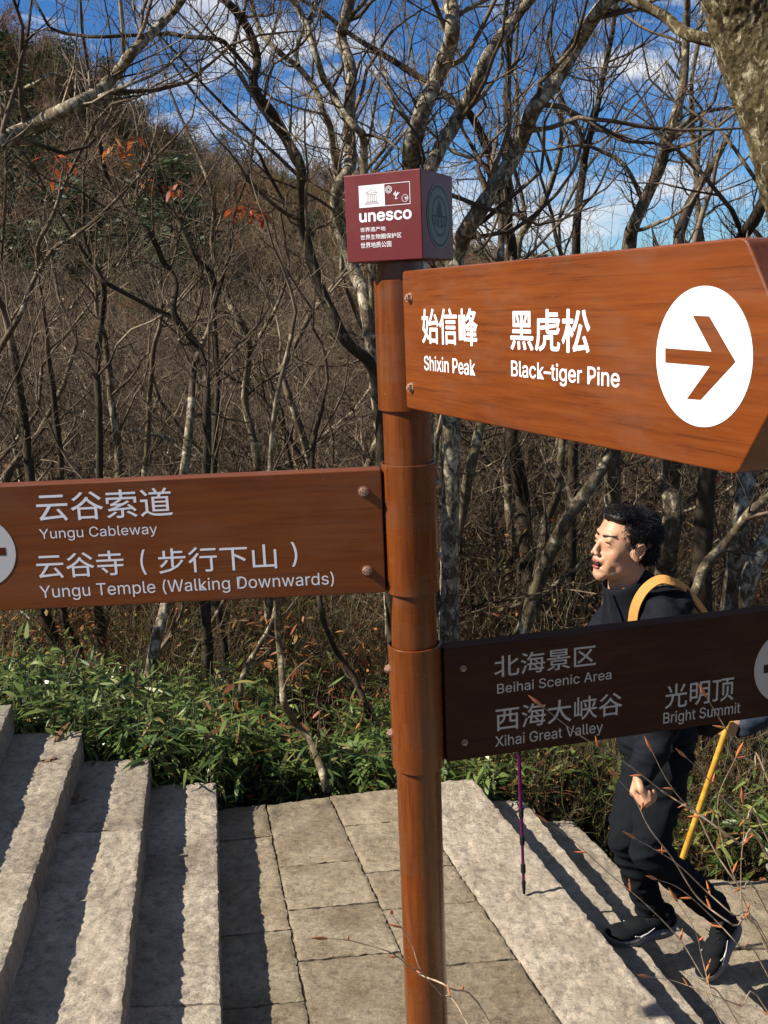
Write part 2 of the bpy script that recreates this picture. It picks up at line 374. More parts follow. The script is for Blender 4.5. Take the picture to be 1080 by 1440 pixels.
for ci, (L, R, ys) in enumerate(cols):
    L, R = lf(L), lf(R); top = 'far'
    ys = sorted(ys); near = ys[0]
    while near > -.6: near -= .42+.06*((sd*7) % 3); ys = [near]+ys; sd += 1
    for i in range(len(ys)):
        y0 = ys[i]; last = i == len(ys)-1
        y1 = ys[i+1] if not last else None
        sl_ = .015
        if last:
            xl = L(3.9)[0]; xr = R(4.0)[0]; yl, yr = fary(xl)+random.Random(sd).uniform(-.01, .01), fary(xr)
        else: yl, yr = y1-sl_, y1+sl_
        c0 = L(y0-sl_); c1 = R(y0+sl_); c2 = R(yr); c3 = L(yl)
        g = G
        rs_ = random.Random(sd+400)
        stone('paving_slab', ((c0[0]+g, c0[1]+g), (c1[0]-g, c1[1]+g), (c2[0]-g, c2[1]-g), (c3[0]+g, c3[1]-g)), rs_.uniform(-.003, .002), .12, M_pave, landing, .0042, sd, .006, .0125 if y0 > 1.6 else .05); sd += 1
ext_j = lambda y: ext(*J3, y)
# bed under the landing
bm = bmesh.new(); bmesh.ops.create_cube(bm, size=1); me = bm_mesh('bedding', bm)
o = link('bedding', me, M_joint, landing, False); o.location = (-.22, 1.6, -.0565); o.scale = (1.06, 4.3, .09)
# kerb slab of the landing and the descending treads
T1B = (P2(735, 1124, -H), P2(991, 1440, -H)); T2C = (P2(804, 1153, -2*H), P2(1074, 1420, -2*H))
T2C = (T2C[0], T2C[1]); T3D = ((T2C[0][0]+.40, T2C[0][1]), (T2C[1][0]+.42, T2C[1][1]))
def run(L, R, z, ys, mat, par, sd0, gl=.004, far=None, h=.13):
    for i in range(len(ys)-1):
        y0, y1 = ys[i], ys[i+1]
        c = (ext(*L, y0+.002), ext(*R, y0+.002), ext(*R, y1-.002 if i < len(ys)-2 else (far or y1)), ext(*L, y1-.002))
        c = ((c[0][0]+gl, c[0][1]), c[1], c[2], (c[3][0]+gl, c[3][1]))
        stone('step_stone', c, z, h, mat, par, .0085, sd0+i, .006, .0125 if y1 > 1.8 else .05)
yf0 = J4[0][1]
run(J3, J4, 0, [-.6, .5, 1.95, yf0-.01], M_step, landing, 200, .006, yf0+.0, .14)
def sh(L, d): return tuple((a[0]+d, a[1]) for a in L)
run(sh(J4, -.04), T1B, -H, [-.6, .3, 1.7, T1B[0][1]], M_step, stairs_dn, 210, 0)
run(sh(T1B, -.04), T2C, -2*H, [-.6, .6, 2.0, T2C[0][1]], M_step, stairs_dn, 220, 0)
# broad lower terrace, split in irregular slabs
xs0 = sh(T2C, -.05)
lower = []
ysl = [-.6, .7, 1.9, 2.75, 3.35, 3.82]
for i in range(5):
    y0, y1 = ysl[i], ysl[i+1]
    xl0, xl1 = ext(*xs0, y0)[0], ext(*xs0, y1)[0]
    w = 1.0+.12*math.sin(i*2.1)
    a0, a1 = xl0+w*(.55+.1*(i % 2)), xl1+w*(.5+.1*(i % 2))
    stone('paving_slab', ((xl0, y0+.006), (a0, y0+.006), (a1, y1-.006), (xl1, y1-.006)), -3*H, .14, M_pave, stairs_dn, .006, 240+i, .008, .02)
    stone('paving_slab', ((a0+.012, y0+.006), (xl0+2.1, y0+.03), (xl1+2.1, y1+.02), (a1+.012, y1-.006)), -3*H-.012, .14, M_pave, stairs_dn, .006, 250+i, .008, .03)

# ------------------------------------------------------------------ trees
def unit(v): return v/(np.linalg.norm(v)+1e-12)
def grow(out, p, d, L, r, lev, rng, up=.12, wob=.28, dens=1.0, rmin=.0009, lo=.2):
    N = 9 if lev >= 2 else 6 if lev == 1 else 4
    P = [p]; cur = d; st = L/(N-1)
    kink = rng.normal(0, wob, (N, 3))
    for i in range(N-1):
        cur = unit(cur+kink[i]*(.9 if i else .3)+np.array([0, 0, up])); P.append(P[-1]+cur*st)
    P = np.array(P); R = np.maximum(r*(1-np.linspace(0, 1, N)*.72), rmin); R[-1] = rmin*.6
    out.append((P, R))
    if lev <= 0: return
    nc = max(2, int(round((3.2+L*2.2)*dens))) if lev > 1 else max(2, int(round((3+L*5)*dens)))
    for t in np.linspace(lo, .97, nc)+rng.uniform(-.05, .05, nc):
        t = min(max(t, .1), .99); k = t*(N-1); i = int(k); f = k-i; i = min(i, N-2)
        q = P[i]*(1-f)+P[i+1]*f; tan = unit(P[i+1]-P[i]); ax = unit(np.cross(tan, rng.normal(size=3)))
        an = rng.uniform(.5, 1.05); nd = unit(tan*math.cos(an)+ax*math.sin(an)+np.array([0, 0, .08]))
        rr = R[i]*(1-f)+R[i+1]*f
        grow(out, q, nd, L*rng.uniform(.32, .62)*(1.15-.55*t), max(rr*rng.uniform(.4, .62), rmin), lev-1, rng, up, wob, dens, rmin)

def catmull(pts, rs, per=6):
    pts = np.array(pts, float); n = len(pts); o, ro = [], []
    ex = np.vstack([2*pts[0]-pts[1], pts, 2*pts[-1]-pts[-2]])
    for i in range(n-1):
        p0, p1, p2, p3 = ex[i:i+4]
        for k in range(per):
            t = k/per
            o.append(.5*((2*p1)+(-p0+p2)*t+(2*p0-5*p1+4*p2-p3)*t*t+(-p0+3*p1-3*p2+p3)*t**3)); ro.append(rs[i]*(1-t)+rs[i+1]*t)
    o.append(pts[-1]); ro.append(rs[-1]); return np.array(o), np.array(ro)

def R0_big(ps): return len(ps) > 1 and ps[0][1].min() > .085
def traced_tree(label, stems, mat, seed, dens=1.0, lev=2, group=None, tl=.85, twig=M_twig, name='bare_tree', bare_from=0.0, collect=None):
    """stems: list of (points [(px,py)], widths px (start,end), Y start, Y end, rooted?)"""
    rng = np.random.default_rng(seed); main, tw = [], []; base = None
    for st in stems:
        pts, (w0, w1), Y0, Y1 = st[:4]; root = st[4] if len(st) > 4 else False
        P3, Rw = [], []; n = len(pts)
        for i, (px, py) in enumerate(pts):
            t = i/(n-1); Y = Y0+(Y1-Y0)*t+ ((.10 if Y0 > 3 else .01)*math.sin(i*1.9+seed) if 0 < i < n-1 else 0)
            q = atY(px, py, Y); P3.append(q); Rw.append((w0+(w1-w0)*t)/2*Y/F*1.02)
        if root:
            q = P3[0]; gz = ground_z(q.x, q.y)-.12
            if q.z > gz+.1:
                lean = (P3[0]-P3[1]).normalized()*.35
                m_ = max(1, int((q.z-gz)/.5)); ins = []
                for k in range(1, m_+1):
                    t = k/m_; ins.append(V((q.x+lean.x*t+.03*math.sin(k*2+seed), q.y+lean.y*t*.5, q.z+(gz-q.z)*t)))
                P3 = ins[::-1]+P3; Rw = [Rw[0]*(1+.35*(1-k/m_)**0+.0) for k in range(m_)]+Rw; Rw[0] *= 1.25
            if base is None: base = P3[0].copy()
        P, R = catmull(P3, Rw, 5)
        jit = np.array([noise.noise_vector(V(p)*5+V((seed, 0, 0))) for p in P]); P = P+jit*np.minimum(R, .03)[:, None]*(.6 if R[0] < .06 else .1)
        R = R*(1+(.16 if R[0] < .06 else .05)*np.array([noise.noise(V(p)*9) for p in P]))
        main.append((P, R))
        # continue beyond the traced end
        d = unit(P[-1]-P[-3]); grow(tw, P[-1], d, tl*1.3, R[-1]*.95, lev, rng, .1, .22, dens)
        Ls = np.linalg.norm(np.diff(P, axis=0), axis=1).sum(); nch = int(Ls*6.6*dens)
        for k in range(nch):
            t = rng.uniform(max(bare_from if root else .04, .02), .98); i = int(t*(len(P)-2)); tan = unit(P[i+1]-P[i]); ax = unit(np.cross(tan, rng.normal(size=3)))
            if P[i][2] < 1.0 and rng.random() < .45: continue
            an = rng.uniform(.6, 1.2); nd = unit(tan*math.cos(an)+ax*math.sin(an))
            big = rng.random() < .3
            grow(tw, P[i], nd, tl*(rng.uniform(.7, 1.5) if big else rng.uniform(.25, .6)), min(R[i]*.42, .013 if big else .006), lev if big else lev-1, rng, .1, .26, dens)
    if base is None: base = V(main[0][0][0])
    root_o = empty(name, base); tag(root_o, label, 'tree', group)
    for nm, ps, mt in (('trunk', main, mat), ('crown', tw, twig)):
        if not ps: continue
        if nm == 'trunk' and R0_big(ps):
            dn = []
            for P_, R_ in ps:
                u_ = np.linspace(0, len(P_)-1, len(P_)*9); dn.append((np.stack([np.interp(u_, np.arange(len(P_)), P_[:, k_]) for k_ in range(3)], 1), np.interp(u_, np.arange(len(P_)), R_)))
            vv_, ff_ = tubes(dn[:1], 150); o_, c_ = [], len(dn[0][0])
            ctr_ = np.repeat(dn[0][0], 150, 0); nr_ = vv_-ctr_; nr_ /= np.linalg.norm(nr_, axis=1, keepdims=True)
            dsp = np.array([.014*noise.noise(V((p[0]*8, p[1]*8, p[2]*4)))-.010*abs(noise.noise(V((p[0]*30, p[1]*30, p[2]*8))))-.006*abs(noise.noise(V((p[0]*70, p[1]*70, p[2]*24))))+.003*noise.noise(V((p[0]*150, p[1]*150, p[2]*90))) for p in vv_]); vv_ = vv_+nr_*dsp[:, None]
            if len(dn) > 1: v2, f2 = tubes(dn[1:], 20); ff_ = np.concatenate([ff_, f2+len(vv_)]); vv_ = np.concatenate([vv_, v2])
        else: vv_, ff_ = tubes(ps)
        vv_ = vv_-np.array(base); o = link(nm, np_mesh(nm, vv_, ff_), mt, root_o)
    if collect is not None: collect.extend(tw)
    return root_o, tw

TR = []
def T(*a, **k): TR.append(traced_tree(*a, **k)); return TR[-1]
# big group behind the post
T('dark crooked tree whose bent stem arches up and left of the maroon box', [
    ([(548, 760), (540, 640), (525, 520), (487, 480), (452, 410), (431, 340), (424, 270), (419, 230), (400, 195), (380, 160), (358, 118), (361, 85), (345, 37), (325, 12), (303, -10), (285, -60)], (17, 9), 5.2, 4.7, True),
    ([(356, 108), (345, 92), (325, 70), (307, 56), (260, 52), (235, 48), (185, 50), (135, 52), (95, 48), (72, 40), (60, 22), (47, -2)], (7, 3), 4.7, 4.5)], M_barkd, 11, 1.0, 3, bare_from=.25)
T('pale lichened tree whose winding stems rise behind the maroon box', [
    ([(552, 900), (545, 760), (535, 600), (515, 435), (500, 385), (478, 320), (474, 270), (492, 235), (492, 200), (490, 165), (494, 100), (480, 55), (487, 25), (494, -15), (490, -60)], (19, 13), 5.6, 5.6, True),
    ([(474, 262), (472, 235), (465, 185), (452, 155), (442, 125), (420, 95), (395, 75), (370, 50), (358, 20), (352, -20)], (10, 6), 5.6, 5.3),
    ([(532, 560), (528, 470), (524, 390), (519, 310), (512, 245), (514, 200), (503, 180), (480, 155), (465, 125), (452, 100), (435, 50), (417, 8), (400, -15)], (12, 9), 5.5, 5.0),
    ([(420, 92), (417, 75), (422, 55), (440, 25), (446, -5)], (6, 4), 5.3, 5.2)], M_barkp, 12, .9, 3, bare_from=.35)
T('thick pale-barked tree forking in two right above the maroon box', [
    ([(600, 900), (598, 640), (590, 420), (582, 300), (578, 236), (580, 200), (595, 155), (615, 110), (632, 65), (637, 30), (632, -10), (628, -70)], (28, 17), 5.0, 4.8, True),
    ([(590, 330), (600, 270), (607, 236), (622, 200), (645, 160), (670, 110), (695, 65), (720, 30), (750, -10)], (22, 13), 5.0, 4.7)], M_barkp, 13, .9, 3, bare_from=.4)
T('mottled grey tree leaning up to the right from behind the upper right board', [
    ([(632, 800), (636, 560), (636, 430), (640, 370), (650, 335), (675, 295), (705, 250), (730, 205), (750, 155), (780, 115), (810, 65), (835, 25), (862, -8), (900, -50)], (26, 17), 5.3, 4.6, True),
    ([(745, 160), (762, 200), (775, 240)][::-1], (5, 3), 5.0, 5.0)], M_barkp, 14, .9, 3, bare_from=.4)
T('dark tree with a twisting trunk standing beyond the right end of the box', [
    ([(738, 880), (745, 830), (738, 760), (735, 700), (728, 655), (719, 610), (716, 480), (720, 360), (711, 310), (700, 250), (683, 205), (660, 160), (620, 130), (560, 90), (510, 60)], (24, 7), 6.6, 6.2, True),
    ([(715, 330), (716, 250), (712, 170), (715, 100), (712, 20), (714, -20)], (11, 6), 6.5, 6.4)], M_barkd, 15, .8, 3, bare_from=.4)
T('dark leaning tree rising above the text of the upper right board', [
    ([(858, 900), (862, 640), (872, 450), (885, 345), (890, 320), (910, 275), (930, 230), (940, 190), (960, 125), (965, 50), (967, -20)], (24, 8), 6.2, 5.8, True),
    ([(905, 285), (880, 235), (850, 215), (815, 205), (780, 210)], (7, 3), 6.1, 6.0), ([(938, 195), (985, 160), (1030, 150), (1075, 140)], (7, 3), 6, 5.8)], M_barkm, 16, .95, 3, bare_from=.45)
T('slim dark tree standing straight above the middle of the upper right board', [
    ([(800, 900), (806, 640), (808, 450), (810, 350), (812, 300), (820, 240), (826, 205), (840, 150), (850, 100), (862, 40), (868, -20)], (15, 5), 6.8, 6.6, True),
    ([(824, 210), (808, 170), (790, 140), (782, 100)], (6, 3), 6.7, 6.6)], M_barkd, 17, 1.0, 3, bare_from=.4)
T('thin forked tree rising from behind the board left of the slim dark tree', [
    ([(728, 350), (740, 320), (765, 285), (785, 225), (790, 190), (788, 150)][0:6], (9, 5), 7.2, 7.0, True),
    ([(740, 320), (735, 280), (720, 220), (728, 160), (725, 90), (730, 20)], (6, 4), 7.2, 7)], M_barkm, 18, 1.0, 3, bare_from=.3)
T('thin straight stem between the two trees near the upper right corner', [
    ([(985, 640), (984, 400), (982, 330), (978, 240), (975, 190), (972, 120), (985, 40), (990, -20)], (11, 4), 7.5, 7.4, True)], M_barkm, 19, 1.0, 3, bare_from=.3)
T('thick mossy-barked tree trunk bending down the upper right corner', [
    ([(1200, 900), (1195, 700), (1186, 520), (1172, 400), (1146, 290), (1122, 200), (1098, 120), (1072, 40), (1048, -30), (1020, -140)], (122, 112), 2.55, 2.5, True),
    ([(1060, 62), (1015, 58), (980, 50), (955, 40), (930, 20), (890, 0), (850, -25)], (18, 11), 2.55, 2.75)], M_barkbig, 20, .28, bare_from=.75, tl=.5)
T('dark bent stem crossing behind the pointed end of the upper right board', [
    ([(1000, 620), (1015, 480), (1030, 370), (1045, 332), (1060, 310), (1078, 275), (1110, 230), (1130, 150)], (22, 12), 5.0, 4.8, True)], M_barkd, 21, .6, bare_from=.4)
# trunks seen between the boards on the right
T('leaning grey trunk seen right beside the post below the upper right board', [
    ([(618, 870), (630, 800), (645, 740), (655, 690), (663, 650), (675, 600), (690, 520), (700, 420), (705, 340)], (19, 10), 5.8, 5.8, True)], M_barkm, 22, .7, bare_from=.4)
T('grey trunk crossed by a leaning one under the upper right board lettering', [
    ([(752, 850), (760, 790), (768, 733), (785, 690), (790, 625), (800, 540), (805, 420)], (17, 8), 6.3, 6.4, True)], M_barkm, 23, .7, bare_from=.4)
T('bent olive-grey trunk leaning right toward the walking man', [
    ([(722, 930), (738, 880), (759, 812), (793, 738), (833, 680), (858, 638), (890, 560), (925, 470)], (23, 14), 5.6, 5.5, True)], M_barkm, 24, .7, bare_from=.4)
T('stout mossy trunk standing directly behind the head of the walking man', [
    ([(930, 900), (936, 810), (938, 775), (947, 722), (942, 680), (945, 640), (950, 540), (960, 430)], (33, 24), 5.6, 5.6, True),
    ([(948, 720), (975, 700), (1000, 672), (1020, 640)], (8, 5), 5.6, 5.7)], M_barkm, 25, .6, bare_from=.4)
T('pale upright trunk near the right edge above the umber board', [
    ([(1020, 900), (1028, 855), (1039, 760), (1049, 680), (1052, 620), (1060, 520)], (32, 22), 5.3, 5.4, True)], M_barkp, 26, .6, bare_from=.5)
T('pale trunk slanting out of the right edge above the umber board', [
    ([(1030, 910), (1045, 840), (1062, 790), (1085, 745), (1120, 680), (1150, 560)], (28, 20), 5.1, 5.0, True)], M_barkp, 27, .6, bare_from=.5)
T('slender leaning trunk right behind the shoulder of the walking man', [
    ([(968, 860), (975, 838), (992, 800), (1018, 765), (1050, 725), (1084, 695), (1130, 640)], (16, 12), 4.9, 4.8, True)], M_barkm, 28, .6, bare_from=.4)
# left half
T('tree with a heavy sunlit limb sweeping up from the left edge', [
    ([(-140, 420), (-90, 290), (-40, 225), (0, 200), (30, 185), (65, 167), (100, 150), (135, 132), (165, 100), (185, 75), (205, 55), (240, 20), (262, -10), (290, -60)], (26, 8), 4.6, 4.5, True),
    ([(100, 152), (130, 140), (160, 128), (182, 120), (225, 100), (260, 70)], (7, 3), 4.5, 4.4),
    ([(-40, 140), (0, 133), (42, 121), (75, 105), (97, 111), (125, 114)], (6, 3), 4.6, 4.7)], M_barkp, 31, .95, bare_from=.3)
T('slim pale-stemmed tree at the left edge above the dark red board', [
    ([(-30, 560), (0, 489), (22, 453), (39, 414), (53, 380), (54, 342), (75, 300), (95, 250), (120, 200)], (9, 4), 5.0, 5.0, True),
    ([(52, 385), (75, 350), (111, 328), (167, 278), (215, 225), (250, 190)], (6, 3), 5.0, 4.9), ([(0, 133), (8, 240), (4, 330), (-4, 400)][::-1], (5, 3), 5.0, 5.1)], M_barkm, 32, 1.0, bare_from=.2)
T('crooked dark tree with a hooked limb left of centre', [
    ([(287, 760), (290, 640), (290, 560), (283, 497), (261, 467), (244, 439), (247, 400), (230, 372), (211, 330), (175, 294), (150, 250), (140, 200)], (12, 6), 5.4, 5.3, True),
    ([(241, 444), (194, 422), (144, 394), (130, 372), (105, 336)], (7, 4), 5.4, 5.3)], M_barkd, 33, 1.0, bare_from=.3)
T('thin upright dark tree left of the hooked one', [
    ([(140, 780), (140, 600), (137, 497), (146, 433), (144, 394), (120, 340), (118, 290)], (11, 5), 6.0, 5.9, True)], M_barkd, 34, 1.0, bare_from=.3)
T('slender tree spreading its long thin boughs toward the arching stem', [
    ([(300, 700), (305, 560), (302, 470), (300, 394), (272, 358), (250, 311), (230, 280), (210, 230)], (9, 4), 5.8, 5.7, True),
    ([(302, 430), (320, 360), (330, 300), (350, 240), (360, 180)], (6, 3), 5.8, 5.7),
    ([(440, 330), (425, 310), (400, 285), (375, 240), (360, 210), (320, 180), (280, 140), (240, 85)], (6, 3), 5.2, 5.3)], M_barkd, 35, 1.0, bare_from=.3)
T('twisted tree with pale forks between the hooked tree and the post', [
    ([(372, 780), (360, 640), (345, 560), (350, 480), (320, 420), (300, 350), (300, 280), (275, 210)], (12, 5), 6.2, 6.1, True),
    ([(350, 500), (385, 440), (405, 380), (400, 330)], (6, 3), 6.2, 6.1)], M_barkm, 36, 1.0, bare_from=.3)
for i, (lb, pts, w, Y, mt) in enumerate([
    ('thick dark trunk under the left part of the dark red board', [(98, 975), (91, 946), (80, 910), (62, 858), (50, 780), (40, 640), (20, 500)], (22, 12), 5.9, M_barkd),
    ('thinner dark trunk leaning beside the thick one under the dark red board', [(122, 975), (119, 951), (109, 910), (91, 863), (80, 760), (85, 640), (70, 520)], (12, 8), 6.1, M_barkd),
    ('dark straight trunk under the Chinese lettering of the dark red board', [(132, 970), (135, 951), (150, 863), (158, 760), (165, 640), (150, 500)], (15, 9), 6.2, M_barkm),
    ('thin mossy trunk between the dark trunks and the pale leaning one', [(188, 970), (189, 951), (192, 853), (200, 740), (205, 640), (215, 500)], (10, 7), 6.5, M_barkm),
    ('pale sunlit trunk leaning right under the middle of the dark red board', [(200, 1010), (207, 972), (220, 899), (233, 847), (245, 760), (262, 640), (270, 560)], (19, 11), 5.2, M_barkp),
    ('pole-thin stem slanting right behind the bamboo thicket', [(240, 980), (249, 961), (280, 905), (314, 847), (340, 790), (370, 700)], (6, 4), 5.6, M_barkm),
    ('bent slender sapling rooted at the far edge of the landing', [(462, 1125), (455, 1095), (440, 1050), (415, 1018), (400, 990), (396, 950), (393, 900), (389, 847), (384, 760), (380, 650), (390, 560), (410, 470)], (13, 6), 4.15, M_barkm),
    ('short mossy stem leaning into the bent sapling', [(338, 975), (345, 945), (362, 912), (380, 880), (388, 850)], (9, 6), 4.6, M_barkm),
    ('dark stem reclining among the bushes left of the post', [(520, 1010), (500, 960), (475, 920), (455, 870), (445, 800), (440, 640), (455, 560)], (10, 6), 5.0, M_barkd)]):
    T(lb, [(pts, w, Y, Y+.15, True)], mt, 41+i, .75, tl=.6, bare_from=.25)

# prototypes for the wood behind
def proto_tree(seed, h, mat, stems=2, r0=.035, lev=3, dens=1.0):
    stems += 1
    rng = np.random.default_rng(seed); main, tw = [], []
    for s in range(stems):
        a = rng.uniform(0, 6.28); d = unit(np.array([math.cos(a)*.9, math.sin(a)*.9, 1]))
        n = 15; P = [np.array([math.cos(a)*.05, math.sin(a)*.05, -.3])]; cur = d
        for i in range(n-1):
            cur = unit(cur+rng.normal(0, .42, 3)*np.array([1, 1, .5])+np.array([0, 0, .10])); P.append(P[-1]+cur*h*rng.uniform(.8, 1)/(n-1))
        P = np.array(P); R = r0*rng.uniform(.7, 1.1)*(1-np.linspace(0, 1, n)*.8); main.append((P, R))
        for k in range(int(13*dens)):
            t = rng.uniform(.18, .98); i = int(t*(n-2)); tan = unit(P[i+1]-P[i]); ax = unit(np.cross(tan, rng.normal(size=3))); an = rng.uniform(.5, 1.1)
            grow(tw, P[i], unit(tan*math.cos(an)+ax*math.sin(an)), h*rng.uniform(.16, .34)*(1.2-.5*t), R[i]*.5, 2 if rng.random() < .75 else 3, rng, .08, .24, dens, .0016)
    a = np_mesh('trunk', *tubes(main)); b = np_mesh('crown', *tubes(tw))
    a.materials.append(mat); b.materials.append(M_twig)
    for x in (a, b): x.polygons.foreach_set('use_smooth', [True]*len(x.polygons))
    return a, b
PRO = [proto_tree(100+i, [5.2, 4.6, 6.0, 4.0, 5.5, 4.8][i], [M_barkd, M_barkm, M_barkm, M_barkd, M_barkp, M_barkm][i], [2, 1, 3, 2, 1, 2][i]) for i in range(6)]
rng = random.Random(5)
for i in range(84):
    for _ in range(40):
        y = 7.2+17*rng.random()**1.25; x = rng.uniform(-.47, .47)*y + .02*y
        if True: break
    a, b = PRO[i % 6]
    z = ground_z(x, y)
    e = empty('bare_tree', (x, y, z)); e.rotation_euler = (rng.uniform(-.07, .07), rng.uniform(-.07, .07), rng.uniform(0, 6.28)); s = rng.uniform(.75, 1.2); e.scale = (s, s, s)
    if x/y > 0: s *= .9
    q = x/y; band = ['by the left edge', 'over the dark red board', 'behind the arching stem', 'left of the post', 'right of the post', 'under the sunlit board', 'above the walking man', 'by the right edge'][min(7, max(0, int((q+.44)/.11)))]
    kind_ = ['tall bare dark tree with three stems', 'twin-stemmed grey-brown bare tree', 'many-stemmed grey-brown bare tree', 'low crooked dark bare tree', 'twin-stemmed pale bare tree', 'low grey-brown three-stemmed tree'][i % 6]
    far_ = 'near wood' if y < 11 else 'middle wood' if y < 16 else 'far wood'
    tag(e, kind_+' in the '+far_+' '+band, 'tree', 'bare trees of the wood behind')
    link('trunk', a, None, e, False); link('crown', b, None, e, False)

for i, (x, y, s, rz_) in enumerate(((-3.7, 4.15, 1.3, 1.0), (-5.6, 4.3, 1.35, 4.0))):
    e = empty('bare_tree', (x, y, ground_z(x, y)+.1)); e.rotation_mode = 'ZYX'; e.rotation_euler = (.42, 0, rz_); e.scale = (s, s, s)
    tag(e, ['bare tree beside the stairs just outside the left edge', 'second bare tree further up the stairs outside the left edge'][i], 'tree')
    link('trunk', PRO[1+i*3][0], None, e, False); link('crown', PRO[1+i*3][1], None, e, False)

# ---- geometry-node scatter for uncountable growth
def scatter(name, label, pts, scales, protos, seed=0):
    me = bpy.data.meshes.new(name); me.from_pydata(pts, [], []); me.update()
    at = me.attributes.new('sz', 'FLOAT', 'POINT'); at.data.foreach_set('value', scales)
    o = bpy.data.objects.new(name, me); COL.objects.link(o); tag(o, label, kind='stuff')
    ng = bpy.data.node_groups.new(name, 'GeometryNodeTree')
    ng.interface.new_socket('Geometry', in_out='INPUT', socket_type='NodeSocketGeometry'); ng.interface.new_socket('Geometry', in_out='OUTPUT', socket_type='NodeSocketGeometry')
    N = ng.nodes; gi = N.new('NodeGroupInput'); go = N.new('NodeGroupOutput'); ip = N.new('GeometryNodeInstanceOnPoints')
    gj = N.new('GeometryNodeGeometryToInstance')
    for p in reversed(protos):
        oi = N.new('GeometryNodeObjectInfo'); oi.inputs['Object'].default_value = p; oi.inputs['As Instance'].default_value = True
        ng.links.new(oi.outputs['Geometry'], gj.inputs[0]) if len(protos) == 1 else None
        if len(protos) > 1:
            if 'jn' not in locals() or jn.id_data != ng: jn = N.new('GeometryNodeJoinGeometry')
            ng.links.new(oi.outputs['Geometry'], jn.inputs[0])
    rv = N.new('FunctionNodeRandomValue'); rv.data_type = 'FLOAT_VECTOR'; rv.inputs[0].default_value = (-.12, -.12, 0); rv.inputs[1].default_value = (.12, .12, 6.283)
    na = N.new('GeometryNodeInputNamedAttribute'); na.data_type = 'FLOAT'; na.inputs['Name'].default_value = 'sz'
    ng.links.new(gi.outputs[0], ip.inputs['Points']); ng.links.new(rv.outputs[0], ip.inputs['Rotation']); ng.links.new(na.outputs[0], ip.inputs['Scale'])
    ng.links.new(jn.outputs[0] if len(protos) > 1 else gj.outputs[0], ip.inputs['Instance'])
    ip.inputs['Pick Instance'].default_value = len(protos) > 1
    ng.links.new(ip.outputs[0], go.inputs[0])
    md = o.modifiers.new('scatter', 'NODES'); md.node_group = ng
    return o
def proto_obj(name, me, mat=None):
    if mat: me.materials.clear(); me.materials.append(mat)
    return bpy.data.objects.new(name, me)
def shrub_mesh(seed, h, n, lev=2, rmin=.003, r0=.012, spread=.6):
    rg = np.random.default_rng(seed); out = []
    for k in range(n):
        a = rg.uniform(0, 6.28); d = unit(np.array([math.cos(a)*spread, math.sin(a)*spread, 1]))
        grow(out, np.array([math.cos(a)*.08, math.sin(a)*.08, -.1]), d, h*rg.uniform(.7, 1), r0, lev, rg, .1, .22, 1.0, rmin)
    return np_mesh('shrub', *tubes(out))
def blades(base, dirs, length, width, droop, tint, seed=0, n=4, up=None):
    base = np.asarray(base); dirs = np.asarray(dirs); M_ = len(base); rg_ = np.random.default_rng(seed)
    dirs = dirs/np.linalg.norm(dirs, axis=1, keepdims=True)
    side = np.cross(dirs, np.array([0, 0, 1.])+rg_.normal(0, .45, (M_, 3))); side /= np.linalg.norm(side, axis=1, keepdims=True)+1e-9
    prof = [.25, 1, .85, .04] if n == 4 else [.2, 1, .05]
    rows = []
    for k in range(n):
        t = k/(n-1); c = base+dirs*(length*t)[:, None]; c[:, 2] -= droop*length*t*t
        w = (width*prof[k]/2)[:, None]
        rows += [c-side*w, c+side*w]
    vv_ = np.stack(rows, 1).reshape(-1, 3); o = np.arange(M_)[:, None, None]*2*n; kk = np.arange(n-1)[None, :, None]*2
    q = (o+kk+np.array([0, 1, 3, 2])[None, None, :]).reshape(-1, 4)
    me = np_mesh('leaves', vv_, q); at = me.attributes.new('tint', 'FLOAT', 'POINT'); at.data.foreach_set('value', np.repeat(tint, 2*n).astype(np.float32)); return me
M_olive = leaf_mat('olive_leaf', [(0, (.08, .10, .025)), (.5, (.17, .19, .045)), (1, (.32, .28, .09))], .7, .3, .1)
M_russet = leaf_mat('russet_leaf', [(0, (.17, .08, .035)), (.5, (.34, .14, .06)), (1, (.45, .27, .11))], .7, .3, .1)
def leafy(seed, w, h, n, mat, ls=1):
    rg_ = np.random.default_rng(seed); a = rg_.normal(0, 1, (n, 3)); a /= np.linalg.norm(a, axis=1, keepdims=True); a *= rg_.uniform(.35, 1, (n, 1))**.5
    b = a*np.array([w, w, h])+np.array([0, 0, h*.9]); me = blades(b, rg_.normal(0, 1, (n, 3)), rg_.uniform(.08, .2, n)*ls, rg_.uniform(.05, .11, n)*ls, np.full(n, .1), rg_.uniform(0, 1, n), seed, 3); return proto_obj('far_bush', me, mat)
FARP = [proto_obj('far_tree', shrub_mesh(200+i, 3.0, 5, 3, .008, .03, .95), M_far) for i in range(4)]+[leafy(230, 1.1, .8, 520, M_olive), leafy(231, 1.0, .7, 380, M_russet), leafy(232, 1.3, .7, 460, M_olive), leafy(233, 1.5, 1.0, 640, M_ever, 1.2), leafy(234, .9, .6, 380, M_russet), leafy(235, 1.0, .8, 420, M_olive)]
NEARP = [proto_obj('brush', shrub_mesh(220+i, 1.15, 7, 2, .0014, .005, .5), M_brush) for i in range(5)]+[leafy(240, .38, .45, 220, M_russet, .19), leafy(241, .45, .4, 280, M_olive, .22), leafy(242, .3, .5, 60, M_red, .2)]
rg = random.Random(9)
pts, szs = [], []
for i in range(5600):
    th = rg.uniform(-.62, .66); rho = 17+95*rg.random()**.85
    x, y = rho*math.sin(th), rho*math.cos(th); pts.append((x, y, ground_z(x, y))); szs.append(rg.uniform(.4, 1.1)*(.7+rho/120))
scatter('hillside_woodland', 'brown leafless woodland covering the hillside as one mass', pts, szs, FARP)
pts, szs = [], []
